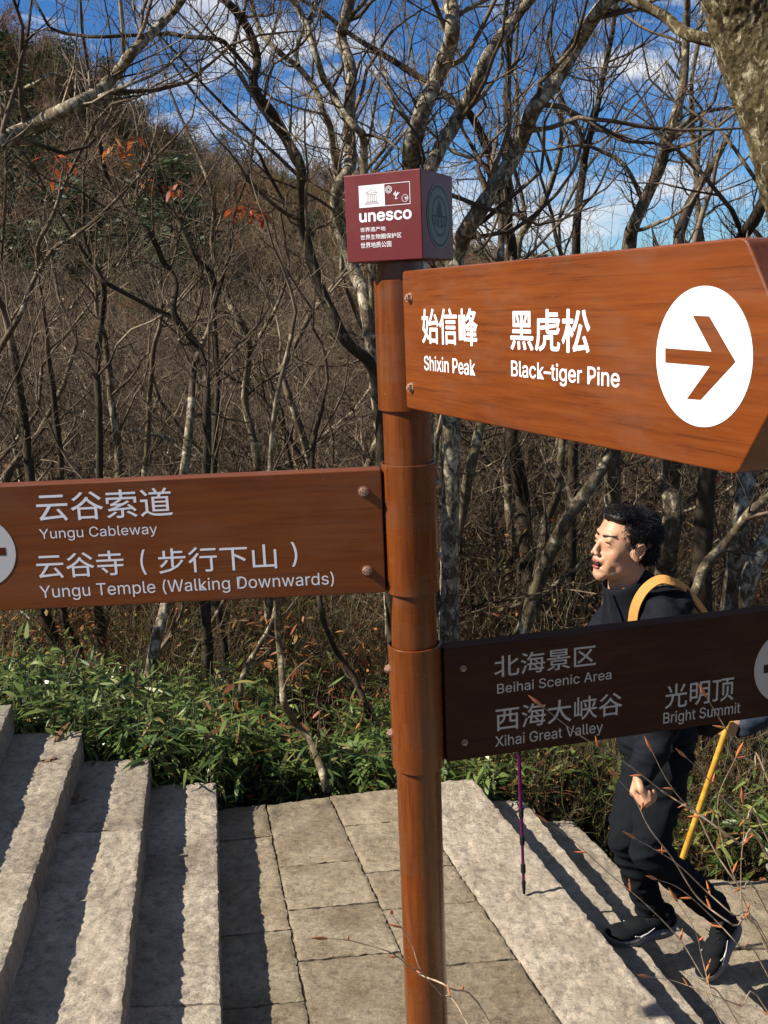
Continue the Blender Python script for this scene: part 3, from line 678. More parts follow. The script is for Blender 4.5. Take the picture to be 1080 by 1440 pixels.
for i in range(640):
    y = 5.6+9*rg.random()**1.2; x = rg.uniform(-.5, .5)*y; pts.append((x, y, ground_z(x, y)-.05)); szs.append(rg.uniform(.5, 1.25))
for i in range(150):
    y = rg.uniform(4.2, 5.6); x = rg.uniform(.05, .5)*y; pts.append((x, y, ground_z(x, y)-.05)); szs.append(rg.uniform(.4, .8))
scatter('brushwood', 'dense tangle of dry grey-brown brushwood under the trees', pts, szs, NEARP)

# ---- leaves
rg = np.random.default_rng(77)
B_, D_, L_, W__, DR, TI = [], [], [], [], [], []
stems = []
def bamboo(x, y, z, h, nl, dry=.1, big=1.0):
    lean = rg.normal(0, .16, 2); top = np.array([x+lean[0]*h, y+lean[1]*h-.05*h, z+h]); b0 = np.array([x, y, z-.05])
    stems.append((np.array([b0, (b0+top)/2+rg.normal(0, .02, 3), top]), np.array([.003, .0025, .0015])))
    tone = rg.uniform(0, .25)
    for k in range(nl):
        t = rg.uniform(.35, 1)**.7; p = b0*(1-t)+top*t; a = rg.uniform(0, 6.28); el = rg.uniform(-.25, .75)
        B_.append(p); D_.append([math.cos(a)*math.cos(el), math.sin(a)*math.cos(el), math.sin(el)])
        l = rg.uniform(.045, .095)*big if rg.random() < .6 else rg.uniform(.08, .15)*big; L_.append(l); W__.append(l*rg.uniform(.11, .2)); DR.append(rg.uniform(-.1, .7))
        TI.append(rg.uniform(.88, 1) if rg.random() < dry*.5 else tone+rg.uniform(0, .6))
for i in range(3600):
    y = 3.95+(1.9 if rg.random() < .82 else 4.5)*rg.random()**.9; x = -.62*y*1.0+rg.uniform(0, 1)*y*.72
    if y < 4.15 and x > -.9: y += .2
    dens_ = noise.noise(V((x*.9, y*.9, 4)))
    if dens_ < -.22: continue
    h = rg.uniform(.16, .38)*(1+.35*dens_)*(1.0-.12*(y-4))
    bamboo(x, y, ground_z(x, y), h, int(rg.integers(9, 17)))
for i in range(420):
    y = rg.uniform(4.3, 7.5); x = rg.uniform(-.46, .0)*y
    bamboo(x, y, ground_z(x, y), rg.uniform(.3, .5), int(rg.integers(5, 10)), .3, .9)
for i in range(1700):
    y = rg.uniform(4.1, 6.4); x = rg.uniform(.08, .46)*y
    if noise.noise(V((x*1.3, y*1.3, 14))) < -.15: continue
    bamboo(x, y, ground_z(x, y), rg.uniform(.25, .55), int(rg.integers(6, 11)), .25)
for i in range(420):          # crowding the ends of the treads
    k = rg.integers(1, 7); ex = edge[int(k)][0]; x = ex[0]+rg.uniform(-.3, .05); y = ex[1]+rg.uniform(.06, .25)
    bamboo(x, y, ground_z(x, y+.2), rg.uniform(.2, .4), 9)
me = blades(B_, D_, np.array(L_), np.array(W__), np.array(DR), np.array(TI), 3)
o = link('bamboo_thicket', me, M_leaf, None, False); tag(o, 'low dark green dwarf bamboo thicket along the far edge of the stairs', kind='stuff')
vv_, ff_ = tubes(stems, 3); o = link('bamboo_canes', np_mesh('canes', vv_, ff_), M_twig); tag(o, 'thin dry canes of the dwarf bamboo thicket', kind='stuff')
# dry curled leaves caught in the thicket and litter
def leafpatch(name, label, mat, centers, n, spread, size, seed, kind='stuff', parent=None, tr=(0, 1), el=(-1.3, .4), wr_=(.35, .6)):
    rg_ = np.random.default_rng(seed); B, D, L, Wd, T_ = [], [], [], [], []
    for c in centers:
        for k in range(n):
            B.append(np.array(c)+rg_.normal(0, 1, 3)*np.array(spread)); a = rg_.uniform(0, 6.28); e = rg_.uniform(*el)
            D.append([math.cos(a)*math.cos(e), math.sin(a)*math.cos(e), math.sin(e)]); l = rg_.uniform(.6, 1.3)*size; L.append(l); Wd.append(l*rg_.uniform(*wr_)); T_.append(rg_.uniform(*tr))
    me = blades(B, D, np.array(L), np.array(Wd), np.full(len(B), .3), np.array(T_), seed, 4)
    if parent:
        me.transform(Matrix.Translation(-parent.location)); return link(name, me, mat, parent, False)
    return tag(link(name, me, mat, None, False), label, kind=kind)
cl = [tuple(atY(px, py, Y)) for px, py, Y in [(405, 885, 4.4), (420, 920, 4.4), (440, 925, 4.5), (350, 880, 4.6), (500, 975, 4.6), (510, 990, 4.6), (340, 1015, 4.5), (345, 1045, 4.4), (325, 1005, 4.5), (470, 985, 4.6), (1010, 760, 5.4), (905, 640, 5.5)]]
leafpatch('withered_leaves', 'rust coloured withered leaves caught in the brush', M_dry, cl, 9, (.08, .08, .06), .05, 31, wr_=(.14, .26))
cl = [tuple(atY(rg.uniform(300, 540), rg.uniform(870, 1050), rg.uniform(4.4, 6))) for _ in range(26)]+[tuple(atY(rg.uniform(640, 1080), rg.uniform(640, 900), rg.uniform(6, 9))) for _ in range(40)]+[tuple(atY(rg.uniform(0, 300), rg.uniform(860, 960), rg.uniform(6, 8))) for _ in range(30)]
leafpatch('scattered_dry_leaves', 'scattered orange and yellow dead leaves on the brush', M_dry, cl, 3, (.12, .12, .1), .05, 32, tr=(.3, 1))
rgp = random.Random(3); cl = []
for _ in range(2600):
    y = rgp.uniform(4, 12); x = rgp.uniform(-.5, .5)*y; cl.append((x, y, ground_z(x, y)+.02))
leafpatch('leaf_litter', 'fallen brown leaf litter on the forest floor', M_dry, cl, 2, (.1, .1, .012), .06, 33, el=(-.3, .3), tr=(0, .7))
# red leaves hung on the left trees
tl_ = {o['label']: o for o, _ in TR}
cl = [tuple(atY(px, py, 5.0)) for px, py in [(150, 210), (165, 212), (182, 205), (158, 205)]]
leafpatch('leaves', '', M_red, cl, 6, (.04, .04, .03), .045, 34, parent=[o for o, _ in TR if 'pale-stemmed' in o['label']][0], tr=(.3, 1))
cl = [tuple(atY(px, py, 5.4)) for px, py in [(203, 238), (207, 250), (240, 266), (247, 268), (72, 224), (78, 256), (100, 232)]]
leafpatch('leaves', '', M_red, cl, 6, (.028, .03, .022), .045, 35, parent=[o for o, _ in TR if 'hooked limb' in o['label']][0], tr=(0, .6))
cl = [tuple(atY(px, py, 5.8)) for px, py in [(335, 298), (350, 302), (362, 300), (375, 304), (343, 292)]]
leafpatch('leaves', '', M_red, cl, 11, (.05, .05, .018), .042, 36, parent=[o for o, _ in TR if 'slender tree spreading' in o['label']][0], tr=(0, .5))

# evergreens on the slope
def pine(label, x, y, h, w, seed, dens=1.0):
    rg_ = np.random.default_rng(seed); z = ground_z(x, y); root = empty('evergreen_tree', (x, y, z)); tag(root, label, 'tree', 'evergreens on the hillside')
    P = np.array([[0, 0, -.3], [.05*h, 0, h*.4], [.02*h, .03*h, h*.95]]); vv_, ff_ = tubes([catmull(P, [.05*h*.6, .03*h*.6, .01], 4)], 6); link('trunk', np_mesh('trunk', vv_, ff_), M_barkd, root)
    B, D, L, Wd, Ti = [], [], [], [], []
    for tier in range(9):
        tz = h*(.3+.7*tier/9); ww = w*(1-tier/10.5)*rg_.uniform(.7, 1.1)
        for k in range(int(8*dens)):
            a = rg_.uniform(0, 6.28); c = np.array([math.cos(a)*ww*rg_.uniform(.3, 1), math.sin(a)*ww*rg_.uniform(.3, 1), tz])
            for q in range(26):
                B.append(c+rg_.normal(0, 1, 3)*np.array([.12, .12, .05])*w*1.1); aa = rg_.uniform(0, 6.28); D.append([math.cos(aa), math.sin(aa), rg_.uniform(-.1, .6)]); l = rg_.uniform(.06, .16)*w; L.append(l); Wd.append(l*.35); Ti.append(rg_.uniform(0, 1))
    link('crown', blades(B, D, np.array(L), np.array(Wd), np.full(len(B), .1), np.array(Ti), seed, 3), M_ever, root, False)
def on_hill(px, rho):
    d = ray(px, 440); th = math.atan2(d.x, d.y); return rho*math.sin(th), rho*math.cos(th)
for i, (px, rho, h, w, lb) in enumerate([(18, 40, 9, 3.0, 'dark pine at the top left corner above the heavy sunlit limb'), (60, 55, 7, 2.4, 'dark pine behind the twigs right of the corner pine'), (130, 85, 7, 2.6, 'evergreen standing on the ridge line at left'), (185, 100, 6, 2.4, 'small evergreen on the ridge above the orange leaves'),
    (240, 42, 6, 3.6, 'bushy green evergreen patch on the slope above the hooked tree'), (262, 34, 5, 3, 'yellow-green evergreen bush on the slope near the red leaves'), (120, 36, 4.5, 3, 'dark evergreen bush low on the slope at left'), (290, 105, 5, 2, 'evergreen on the falling ridge line'), (330, 110, 5, 2, 'pointed evergreen further down the ridge line'),
    (30, 34, 3, 2.2, 'evergreen bush on the slope near the left edge'), (450, 70, 4, 2.4, 'dull evergreen on the slope left of the maroon box'), (665, 100, 4, 4, 'broad evergreen on the low skyline right of the box'), (760, 105, 4, 4, 'evergreen on the low skyline above the upper right board')]):
    x, y = on_hill(px, rho); pine(lb, x, y, h, w, 300+i)

# ------------------------------------------------------------------ signpost
PX, PY = .0621, 2.2829
axis = V((PX, PY, 0))
post = empty('signpost', (PX, PY, 0)); tag(post, 'orange-brown wood-print steel signpost carrying three direction boards and a maroon box', 'signpost')
def lathe(name, prof, mat, parent, M=None, seg=48):
    bm = bmesh.new(); rings = []
    for r, z in prof: rings.append([bm.verts.new((r*math.cos(2*math.pi*i/seg), r*math.sin(2*math.pi*i/seg), z)) for i in range(seg)])
    for a, b in zip(rings, rings[1:]):
        for i in range(seg): bm.faces.new((a[i], a[(i+1) % seg], b[(i+1) % seg], b[i]))
    if prof[0][0] > 0 and prof[0] != prof[-1]: bm.faces.new(rings[0][::-1]); bm.faces.new(rings[-1])
    me = bm_mesh(name, bm); o = link(name, me, mat, parent, True, M); me.set_sharp_from_angle(angle=rad(35)); return o
def axz(py):   # height of a picture row on the post axis
    a, b = -3.0, 4.0
    for _ in range(60):
        m_ = (a+b)/2; d = V((PX, PY-.055, m_))-EYE; yy = 720-F*d.dot(U_)/d.dot(W_)
        if yy > py: a = m_
        else: b = m_
    return (a+b)/2
RP = .0565
zt = CAMZ+.2665-.185
lathe('pole', [(RP, -.25), (RP, zt+.03)], M_pole, post)
lathe('base_plate', [(.0, 0), (.12, 0.002), (.12, .012), (RP+.001, .014)], M_pole, post)
RC = .0655
bolt_bm = None
def hexbolt(parent, M, s=1.0):
    bm = bmesh.new()
    bmesh.ops.create_cone(bm, cap_ends=True, segments=20, radius1=.0085*s, radius2=.0085*s, depth=.002, matrix=Matrix.Translation((0, 0, .001)))
    bmesh.ops.create_cone(bm, cap_ends=True, segments=6, radius1=.0072*s, radius2=.0066*s, depth=.006*s, matrix=Matrix.Translation((0, 0, .005)))
    bmesh.ops.create_cone(bm, cap_ends=True, segments=12, radius1=.0035*s, radius2=.003*s, depth=.004*s, matrix=Matrix.Translation((0, 0, .0095)))
    return link('bolt', bm_mesh('bolt', bm), M_bolt, parent, False, M)
def collar(y0, y1, top_shift=0):
    z1, z0 = axz(y0), axz(y1); t = .004
    return lathe('collar', [(RC-t, z0), (RC, z0), (RC, z1-.001), (RC-.001, z1), (RC-t, z1), (RC-t, z0)], M_pole, post), z0, z1
c1, _, _ = collar(393, 578); c2, z20, z21 = collar(655, 838); c3, z30, z31 = collar(915, 1088)

try: FONT = bpy.data.fonts.load(os.path.join(bpy.utils.system_resource('DATAFILES'), 'fonts', 'Inter.woff2'))
except Exception: FONT = None
def text_mesh(s, bold=0.0):
    cu = bpy.data.curves.new('t', 'FONT'); cu.body = s; cu.size = 1; cu.resolution_u = 3; cu.extrude = 0
    if FONT and ord(s[0]) < 0x2fff: cu.font = FONT
    o = bpy.data.objects.new('t', cu); COL.objects.link(o)
    bpy.context.view_layer.update(); me = evaluated(o); bpy.data.objects.remove(o); bpy.data.curves.remove(cu)
    if bold:     # strokes thickened by a ring of close copies, each a hair above the last
        bm = bmesh.new(); bm.from_mesh(me); src = bm.verts[:]+bm.edges[:]+bm.faces[:]
        for k in range(8):
            d = bmesh.ops.duplicate(bm, geom=src); a = k*math.pi/4
            bmesh.ops.translate(bm, vec=(bold*math.cos(a), bold*math.sin(a), (k+1)*1.0), verts=[g_ for g_ in d['geom'] if isinstance(g_, bmesh.types.BMVert)])
        bm.to_mesh(me); bm.free()
    return me
class Board:
    """front face frame: O = upper corner nearest the viewer's left, X right, Z up, Y into the board"""
    def __init__(s, O, X): s.O = O; s.X = X.normalized(); s.Z = V((0, 0, 1)); s.Y = s.Z.cross(s.X); s.M = Matrix((( s.X.x, s.Y.x, 0, O.x), (s.X.y, s.Y.y, 0, O.y), (s.X.z, s.Y.z, 1, O.z), (0, 0, 0, 1)))
    def uv(s, px, py):
        p = on_plane(px, py, s.O, s.Y)-s.O; return p.dot(s.X), p.z
    def poly(s, name, pts, y0, y1, mat, parent, bevel=0):
        bm = bmesh.new(); a = [bm.verts.new((u, y0, v)) for u, v in pts]; b = [bm.verts.new((u, y1, v)) for u, v in pts]
        bm.faces.new(a); bm.faces.new(b[::-1]); n = len(pts)
        for i in range(n): bm.faces.new((a[i], b[i], b[(i+1) % n], a[(i+1) % n]))
        bmesh.ops.recalc_face_normals(bm, faces=bm.faces)
        if bevel: bmesh.ops.bevel(bm, geom=bm.edges[:], offset=bevel, segments=3, affect='EDGES', profile=.5)
        me = bm_mesh(name, bm); return link(name, me, mat, parent, False)
    def text(s, string, L, R, T_, B, mat, parent, bold=0, y=-.0003, slant=0):
        if ord(string[0]) > 0x2fff and len(string) > 1:      # each character a part of its own
            g1, g2 = text_mesh('国'), text_mesh('国国'); w_ = lambda m_: max(v.co.x for v in m_.vertices); adv = w_(g2)-w_(g1)
            ms = [text_mesh(ch, bold) for ch in string]; lo = [1e9, 1e9]; hi = [-1e9, -1e9]
            for k_, m_ in enumerate(ms):
                for v_ in m_.vertices:
                    v_.co.x += k_*adv; lo[0] = min(lo[0], v_.co.x); lo[1] = min(lo[1], v_.co.y); hi[0] = max(hi[0], v_.co.x); hi[1] = max(hi[1], v_.co.y)
            u0, u1, v1, v0 = s.uv(*L)[0], s.uv(*R)[0], s.uv(*T_)[1], s.uv(*B)[1]; outl = []
            for m_ in ms:
                for v_ in m_.vertices: c_ = v_.co.copy(); v_.co = (u0+(c_.x-lo[0])/(hi[0]-lo[0])*(u1-u0), y-c_.z*.000016, v0+(c_.y-lo[1])/(hi[1]-lo[1])*(v1-v0))
                m_.materials.clear(); outl.append(link('character', m_, mat, parent, False))
            return outl
        me = text_mesh(string, bold); n = len(me.vertices); co = np.empty(n*3, np.float32); me.vertices.foreach_get('co', co); co = co.reshape(-1, 3)
        u0, u1, v1, v0 = s.uv(*L)[0], s.uv(*R)[0], s.uv(*T_)[1], s.uv(*B)[1]
        mn, mxx = co.min(0), co.max(0)
        o = np.zeros_like(co); o[:, 0] = u0+(co[:, 0]-mn[0])/(mxx[0]-mn[0])*(u1-u0); o[:, 2] = v0+(co[:, 1]-mn[1])/(mxx[1]-mn[1])*(v1-v0); o[:, 1] = y-co[:, 2]*.000016
        me.vertices.foreach_set('co', o.ravel()); me.update(); me.materials.clear()
        return link('lettering', me, mat, parent, False)
def circ(u, v, r, n=64, rz=None): return [(u+r*math.cos(2*math.pi*i/n), v+(rz or r)*math.sin(2*math.pi*i/n)) for i in range(n)]
def ringpoly(bd, name, u, v, r0, r1, mat, parent, y=-.0008, k=1.0, a0=0, a1=2*math.pi, n=56):
    bm = bmesh.new(); full = abs(a1-a0-2*math.pi) < 1e-3
    A = [bm.verts.new((u+r0*math.cos(a0+(a1-a0)*i/n), y, v+k*r0*math.sin(a0+(a1-a0)*i/n))) for i in range(n+(0 if full else 1))]
    B = [bm.verts.new((u+r1*math.cos(a0+(a1-a0)*i/n), y, v+k*r1*math.sin(a0+(a1-a0)*i/n))) for i in range(n+(0 if full else 1))]
    for i in range(n):
        j = (i+1) % len(A); bm.faces.new((A[i], B[i], B[j], A[j]))
    return link(name, bm_mesh(name, bm), mat, parent, False)
def signboard(bd, pts, mat, label, cuts):
    O = bd.O
    hld = bd.poly('signboard', pts, 0, .05, mat, None, .003)
    hld.parent = post; hld.matrix_local = Matrix.Translation(-V((PX, PY, 0))) @ bd.M; hld['label'] = label
    return hld
def bolt_on(bd, par, px, py, s=1.0):
    u, v = bd.uv(px, py); hexbolt(par, Matrix.Translation((u, 0, v)) @ Matrix.Rotation(rad(90), 4, 'X') @ Matrix.Rotation(rad(15), 4, 'Z'), s)
HB = .30
def dirn(a): return V((math.cos(a), math.sin(a), 0))
def rounded(pts, r=.012, k=3):
    out = []; n = len(pts)
    for i in range(n):
        p, a, b = V(pts[i]), V(pts[i-1]), V(pts[(i+1) % n]); d0 = (a-p).normalized()*r; d1 = (b-p).normalized()*r
        for j in range(k+1):
            t = j/k; q = (p+d0)*(1-t)**2+p*2*t*(1-t)+(p+d1)*t*t; out.append((q.x, q.y))
    return out
# board A: points left
dA = dirn(3.1718); nA = V((-dA.y, dA.x, 0))*1.0
nA = V((dA.y, -dA.x, 0))*-1
OA = axis+dA*.0657+nA*.0297; OA.z = CAMZ-.3874
bA = Board(OA, -dA)
pA = rounded([(0, 0), (0, -HB), (-.99, -HB), (-1.11, -HB/2), (-.99, 0)][::-1], .006)
sA = signboard(bA, pA, M_boardA, 'dark red-brown board with its pointed end to the left, for the cableway and the temple', None)
W_A = lambda *a, **k: bA.text(*a, M_white, sA, **k)
W_A('云谷索道', (51, 712), (243.6, 726), (230, 685.5), (75, 733), bold=.004)
W_A('Yungu Cableway', (55.4, 751), (221, 745), (166, 739), (99, 760), bold=0)
W_A('云谷寺', (51, 795), (173.8, 790), (154, 774.3), (60, 814), bold=.004)
W_A('(', (197.4, 790), (206.5, 805), (203, 772.7), (205, 808))
W_A('步行下山', (223, 795), (389, 783), (372, 765), (238, 806.5), bold=.004)
W_A(')', (409.6, 778), (418, 778), (413, 762), (411, 797))
W_A('Yungu Temple (Walking Downwards)', (56, 832), (469.5, 813.7), (228, 815), (119, 843), bold=0)
bolt_on(bA, sA, 511, 691, 1.45); bolt_on(bA, sA, 516, 802, 1.45)
u, v = bA.uv(-30, 777); u2, _ = bA.uv(22, 775); R0 = u2-u
bA.poly('arrow_disc', circ(u, v, R0), -.0008, .001, M_disc_grey, sA)
def arrow(bd, u, v, R, s, mat, par):
    q = [(.72, .13), (.72, -.13), (-.10, -.13), (.24, -.78), (-.10, -.78), (-.74, 0), (-.10, .78), (.24, .78), (-.10, .13)]
    q = [(.74, .11), (-.18, .11), (.22, .74), (-.12, .74), (-.72, 0), (-.12, -.74), (.22, -.74), (-.18, -.11), (.74, -.11)]
    return bd.poly('arrow', [(u+s*a*R, v+b*R) for a, b in q], -.0012, 0, mat, par)
arrow(bA, u, v, R0, 1, M_arrow_dark, sA)
# board B: comes toward the viewer on the right
dB = dirn(-1.1709); nB = V((dB.y, -dB.x, 0)); OB = axis+dB*.0702+nB*.0319; OB.z = CAMZ+.0584
bB = Board(OB, dB)
t1 = bB.uv(1048.7, 333.5); t2 = bB.uv(1080, 402); b1 = bB.uv(1036, 667.6); b2_ = bB.uv(1080, 598)
ub = (t1[0]+b1[0])/2
tipu = ub+HB/2*abs((t2[0]-t1[0])/(t2[1]-t1[1]))*.9
pB = rounded([(0, 0), (ub, 0), (tipu, -HB/2), (ub, -HB), (0, -HB)], .010)
sB = signboard(bB, pB, M_board, 'sunlit orange-brown board reaching toward the viewer, for the peak and the pine', None)
W_B = lambda *a, **k: bB.text(*a, M_white, sB, **k)
W_B('始信峰', (593.7, 464), (671.7, 464), (663.5, 433), (663.5, 487), bold=.016)
W_B('Shixin Peak', (596.6, 511), (668.3, 518), (600, 500), (605.7, 521.5), bold=.009)
W_B('黑虎松', (718, 475), (830, 490), (820, 434), (815, 497.5), bold=.016)
W_B('Black–tiger Pine', (719, 515), (871.5, 540), (721, 506.3), (793.5, 543.5), bold=.009)
bolt_on(bB, sB, 577, 419, 1.35); bolt_on(bB, sB, 579, 545, 1.35)
bB.poly('arrow_disc', circ(.9557, -.0934-.0, .0945) if False else circ(bB.uv(987, 502.5)[0], bB.uv(987, 502.5)[1], .0935), -.0008, .001, M_white, sB)
o5 = lambda x, y: bB.uv(560+x/2.077, 320+y/2.077)
bB.poly('arrow', [o5(*p) for p in [(862, 257), (910, 259), (987, 392), (885, 503), (845, 500), (912, 405), (782, 394), (782, 352), (917, 362)]][::-1], -.0013, 0, M_board, sB)
# board C: points right, in shade that is also painted into its colours
dC = dirn(.2169); nC = V((dC.y, -dC.x, 0)); OC = axis+dC*.0662+nC*.0294; OC.z = CAMZ-.8441
bC = Board(OC, dC)
pC = rounded([(0, 0), (1.03, 0), (1.17, -HB/2), (1.03, -HB), (0, -HB)], .006)
sC = signboard(bC, pC, M_boardC, 'shaded brown board with its pointed end to the right, for the scenic area and the valley', None)
W_C = lambda *a, **k: bC.text(*a, M_white_shaded, sC, **k)
W_C('北海景区', (695, 950), (838, 925), (831, 906.5), (714.5, 951), bold=.005)
W_C('Beihai Scenic Area', (699, 967), (859.6, 951), (826, 945.5), (706.7, 974.8), bold=.004)
W_C('西海大峡谷', (697, 1010), (875, 985), (862, 974), (706.7, 1027.5), bold=.005)
W_C('Xihai Great Valley', (696.3, 1041), (847.7, 1025), (701.5, 1034.5), (842.5, 1033.8), bold=.004)
W_C('光明顶', (935, 985), (1032, 965), (1017.8, 952.5), (950, 995.5), bold=.005)
W_C('Bright Summit', (932.7, 1010), (1041, 998), (935, 1001.8), (960.7, 1018), bold=.004)
bolt_on(bC, sC, 651, 940); bolt_on(bC, sC, 653, 1044)
u, v = bC.uv(1111, 936); R0 = u-bC.uv(1060.8, 936)[0]
bC.poly('arrow_disc', circ(u, v, R0), -.0008, .001, M_white_shaded, sC); arrow(bC, u, v, R0, -1, M_arrow_shaded, sC)
# collar bolts
for zz, s_, cpar, sx in ((axz(950), 1.5, c3, -1), (axz(1042), 1.5, c3, -1), (axz(688), 1.4, c2, 1), (axz(790), 1.4, c2, 1)):
    a = rad(185 if sx < 0 else -8)
    M_ = Matrix.Translation((math.cos(a)*(RC-.001), math.sin(a)*(RC-.001), zz)) @ Matrix.Rotation(a, 4, 'Z') @ Matrix.Rotation(rad(90), 4, 'Y')
    hexbolt(cpar, M_, s_)

# maroon box on top
yq = -.4494; S = .1823; HQ = .185; e1_ = dirn(yq); e2_ = V((-e1_.y, e1_.x, 0))
ctr = axis.copy(); ztop = CAMZ+.2665
bm = bmesh.new(); bmesh.ops.create_cube(bm, size=1); bmesh.ops.scale(bm, vec=(S, S, HQ), verts=bm.verts); bmesh.ops.bevel(bm, geom=bm.edges[:], offset=.0025, segments=3, affect='EDGES', profile=.5)
box = link('box', bm_mesh('box', bm), M_maroon, post, False); box.matrix_local = Matrix.Translation((0, 0, ztop-HQ/2)) @ Matrix.Rotation(yq, 4, 'Z')
box['label'] = 'maroon cube with white heritage emblem on its sunlit face and a round seal on its shaded face'
OF = ctr-e1_*S/2-e2_*S/2; OF.z = ztop; bF = Board(OF, e1_)
OR = ctr+e1_*S/2-e2_*S/2; OR.z = ztop; bR = Board(OR, e2_)
inv = (Matrix.Translation((0, 0, ztop-HQ/2)) @ Matrix.Rotation(yq, 4, 'Z')).inverted()
def face_holder(bd, name):
    e = empty(name, (0, 0, 0), box); e.matrix_local = inv @ Matrix.Translation(-axis) @ bd.M; return e
hF = Matrix.Translation(-axis) @ bF.M; hR = Matrix.Translation(-axis) @ bR.M
def to_box(o, h):
    if isinstance(o, list): return [to_box(q, h) for q in o]
    o.parent = box; o.matrix_local = inv @ h; return o
z6 = lambda x, y: (470+x/6, 220+y/6)
q6 = lambda x, y: bF.uv(*z6(x, y))
def flat(bd, name, pts, mat, h, y=-.0006):
    bm = bmesh.new(); bm.faces.new([bm.verts.new((u, y, v)) for u, v in pts]); return to_box(link(name, bm_mesh(name, bm), mat, None, False), h)
wl, wt = q6(206, 250)[0], q6(206, 250)[1]; wr = q6(422, 320)[0]; wb = q6(208, 437)[1]; orr = q6(641, 300)[0]
flat(bF, 'emblem_panel', [(wl, wt), (wl, wb), (wr, wb), (wr, wt)], M_white, hF)
lw = .0012
def rect_outline(bd, u0, v0, u1, v1, w, mat, h, nm='emblem_frame', y=-.0007):
    bm = bmesh.new()
    for a, b, c_, d in ((u0, v0, u1, v0+w), (u0, v1-w, u1, v1), (u0, v0+w, u0+w, v1-w), (u1-w, v0+w, u1, v1-w)):
        bm.faces.new([bm.verts.new((x, y, z)) for x, z in ((a, b), (c_, b), (c_, d), (a, d))])
    return to_box(link(nm, bm_mesh(nm, bm), mat, None, False), h)
rect_outline(bF, wr, wb, orr, wt, lw, M_white, hF)
def seg_mesh(segs, w, y=-.0009):
    bm = bmesh.new()
    for (a, b) in segs:
        a, b = V(a), V(b); d = (b-a).normalized(); n = V((-d.y, d.x))*w/2
        bm.faces.new([bm.verts.new((p.x, y, p.y)) for p in (a+n, a-n, b-n, b+n)])
    return bm_mesh('emblem_lines', bm)
pw, ph = wr-wl, wt-wb; L2 = lambda a, b: (wl+pw*a, wb+ph*b)
segs = [(L2(.27, .64), L2(.5, .80)), (L2(.5, .80), L2(.73, .64)), (L2(.27, .64), L2(.73, .64)), (L2(.3, .57), L2(.7, .57)), (L2(.28, .24), L2(.72, .24)), (L2(.24, .19), L2(.76, .19)), (L2(.20, .14), L2(.80, .14))]
for k in range(6): segs.append((L2(.32+.072*k, .24), L2(.32+.072*k, .57)))
to_box(link('temple_emblem', seg_mesh(segs, .0009), M_temple, None, False), hF)
qw = orr-wr; L3 = lambda a, b: (wr+qw*a, wb+ph*b)
for (a, b, r, w) in ((.18, .72, .0078, .001), (.18, .72, .0055, .0008), (.80, .28, .0075, .0008)):
    u, v = L3(a, b); to_box(ringpoly(bF, 'emblem_ring', u, v, r-w, r, M_white, None), hF)
u, v = L3(.18, .72); d_ = .0038
to_box(link('emblem_diamond', seg_mesh([((u-d_, v), (u, v+d_)), ((u, v+d_), (u+d_, v)), ((u+d_, v), (u, v-d_)), ((u, v-d_), (u-d_, v))], .0009), M_white, None, False), hF)
u, v = L3(.46, .42)
to_box(link('emblem_plant', seg_mesh([((u-.003, v-.006), (u+.003, v-.006)), ((u-.002, v-.003), (u+.002, v-.003)), ((u, v-.001), (u-.006, v+.004)), ((u, v-.001), (u-.001, v+.009)), ((u, v-.001), (u+.004, v+.007)), ((u, v-.001), (u+.008, v+.006)), ((u-.003, v+.001), (u-.004, v+.007))], .0016), M_white, None, False), hF)
u, v = L3(.80, .28)
to_box(link('emblem_swoosh', seg_mesh([((u-.001, v+.001), (u+.0066, v+.001)), ((u, v-.002), (u+.005, v-.002))], .0016), M_white, None, False), hF)
def tF(s, L, R, T_, B, bold): to_box(bF.text(s, z6(*L), z6(*R), z6(*T_), z6(*B), M_white, None, bold), hF)
tF('unesco', (211, 510), (654, 487), (620, 446), (255, 557), .022)
tF('世界遗产地', (220, 612), (433, 605), (400, 589), (240, 640), .006)
tF('世界生物圈保护区', (222, 685), (568, 662), (550, 641), (245, 705), .006)
tF('世界地质公园', (224, 750), (482, 735), (460, 713), (245, 776), .006)
# seal on the shaded face
cu_, cv_ = bR.uv(*z6(885, 505)); rs = (bR.uv(*z6(885, 230))[1]-bR.uv(*z6(885, 785))[1])/2
rs = min(rs, S*.44)
def seal(o): to_box(o, hR)
seal(ringpoly(bR, 'seal_ring', cu_, cv_, rs*.93, rs, M_seal, None)); seal(ringpoly(bR, 'seal_ring', cu_, cv_, rs*.86, rs*.92, M_seald, None))
seal(ringpoly(bR, 'seal_ring', cu_, cv_, rs*.62, rs*.86, M_seal, None)); seal(ringpoly(bR, 'seal_ring', cu_, cv_, rs*.55, rs*.62, M_seald, None))
seal(ringpoly(bR, 'seal_field', cu_, cv_, .0001, rs*.55, M_seal, None))
c2_ = lambda a, b: (cu_+a*rs, cv_+b*rs)
flat(bR, 'seal_peak', [c2_(*p) for p in ((-.22, .02), (-.20, .22), (-.1, .34), (-.04, .50), (.03, .38), (.1, .42), (.18, .2), (.24, .02))], M_seald, hR, -.0012)
to_box(link('seal_banner', seg_mesh([(c2_(-.62, .0), c2_(.66, .0)), (c2_(-.62, -.01), c2_(-.5, -.3)), (c2_(.62, -.01), c2_(.52, -.3)), (c2_(-.42, -.28), c2_(-.32, 0)), (c2_(-.1, -.36), c2_(-.08, 0)), (c2_(.05, -.3), c2_(.3, -.3)), (c2_(.08, -.14), c2_(.28, -.14)), (c2_(.18, -.36), c2_(.18, 0)), (c2_(.38, -.3), c2_(.42, 0)), (c2_(-.3, -.3), c2_(-.2, -.1))], .0035, -.0013), M_seald, None, False), hR)

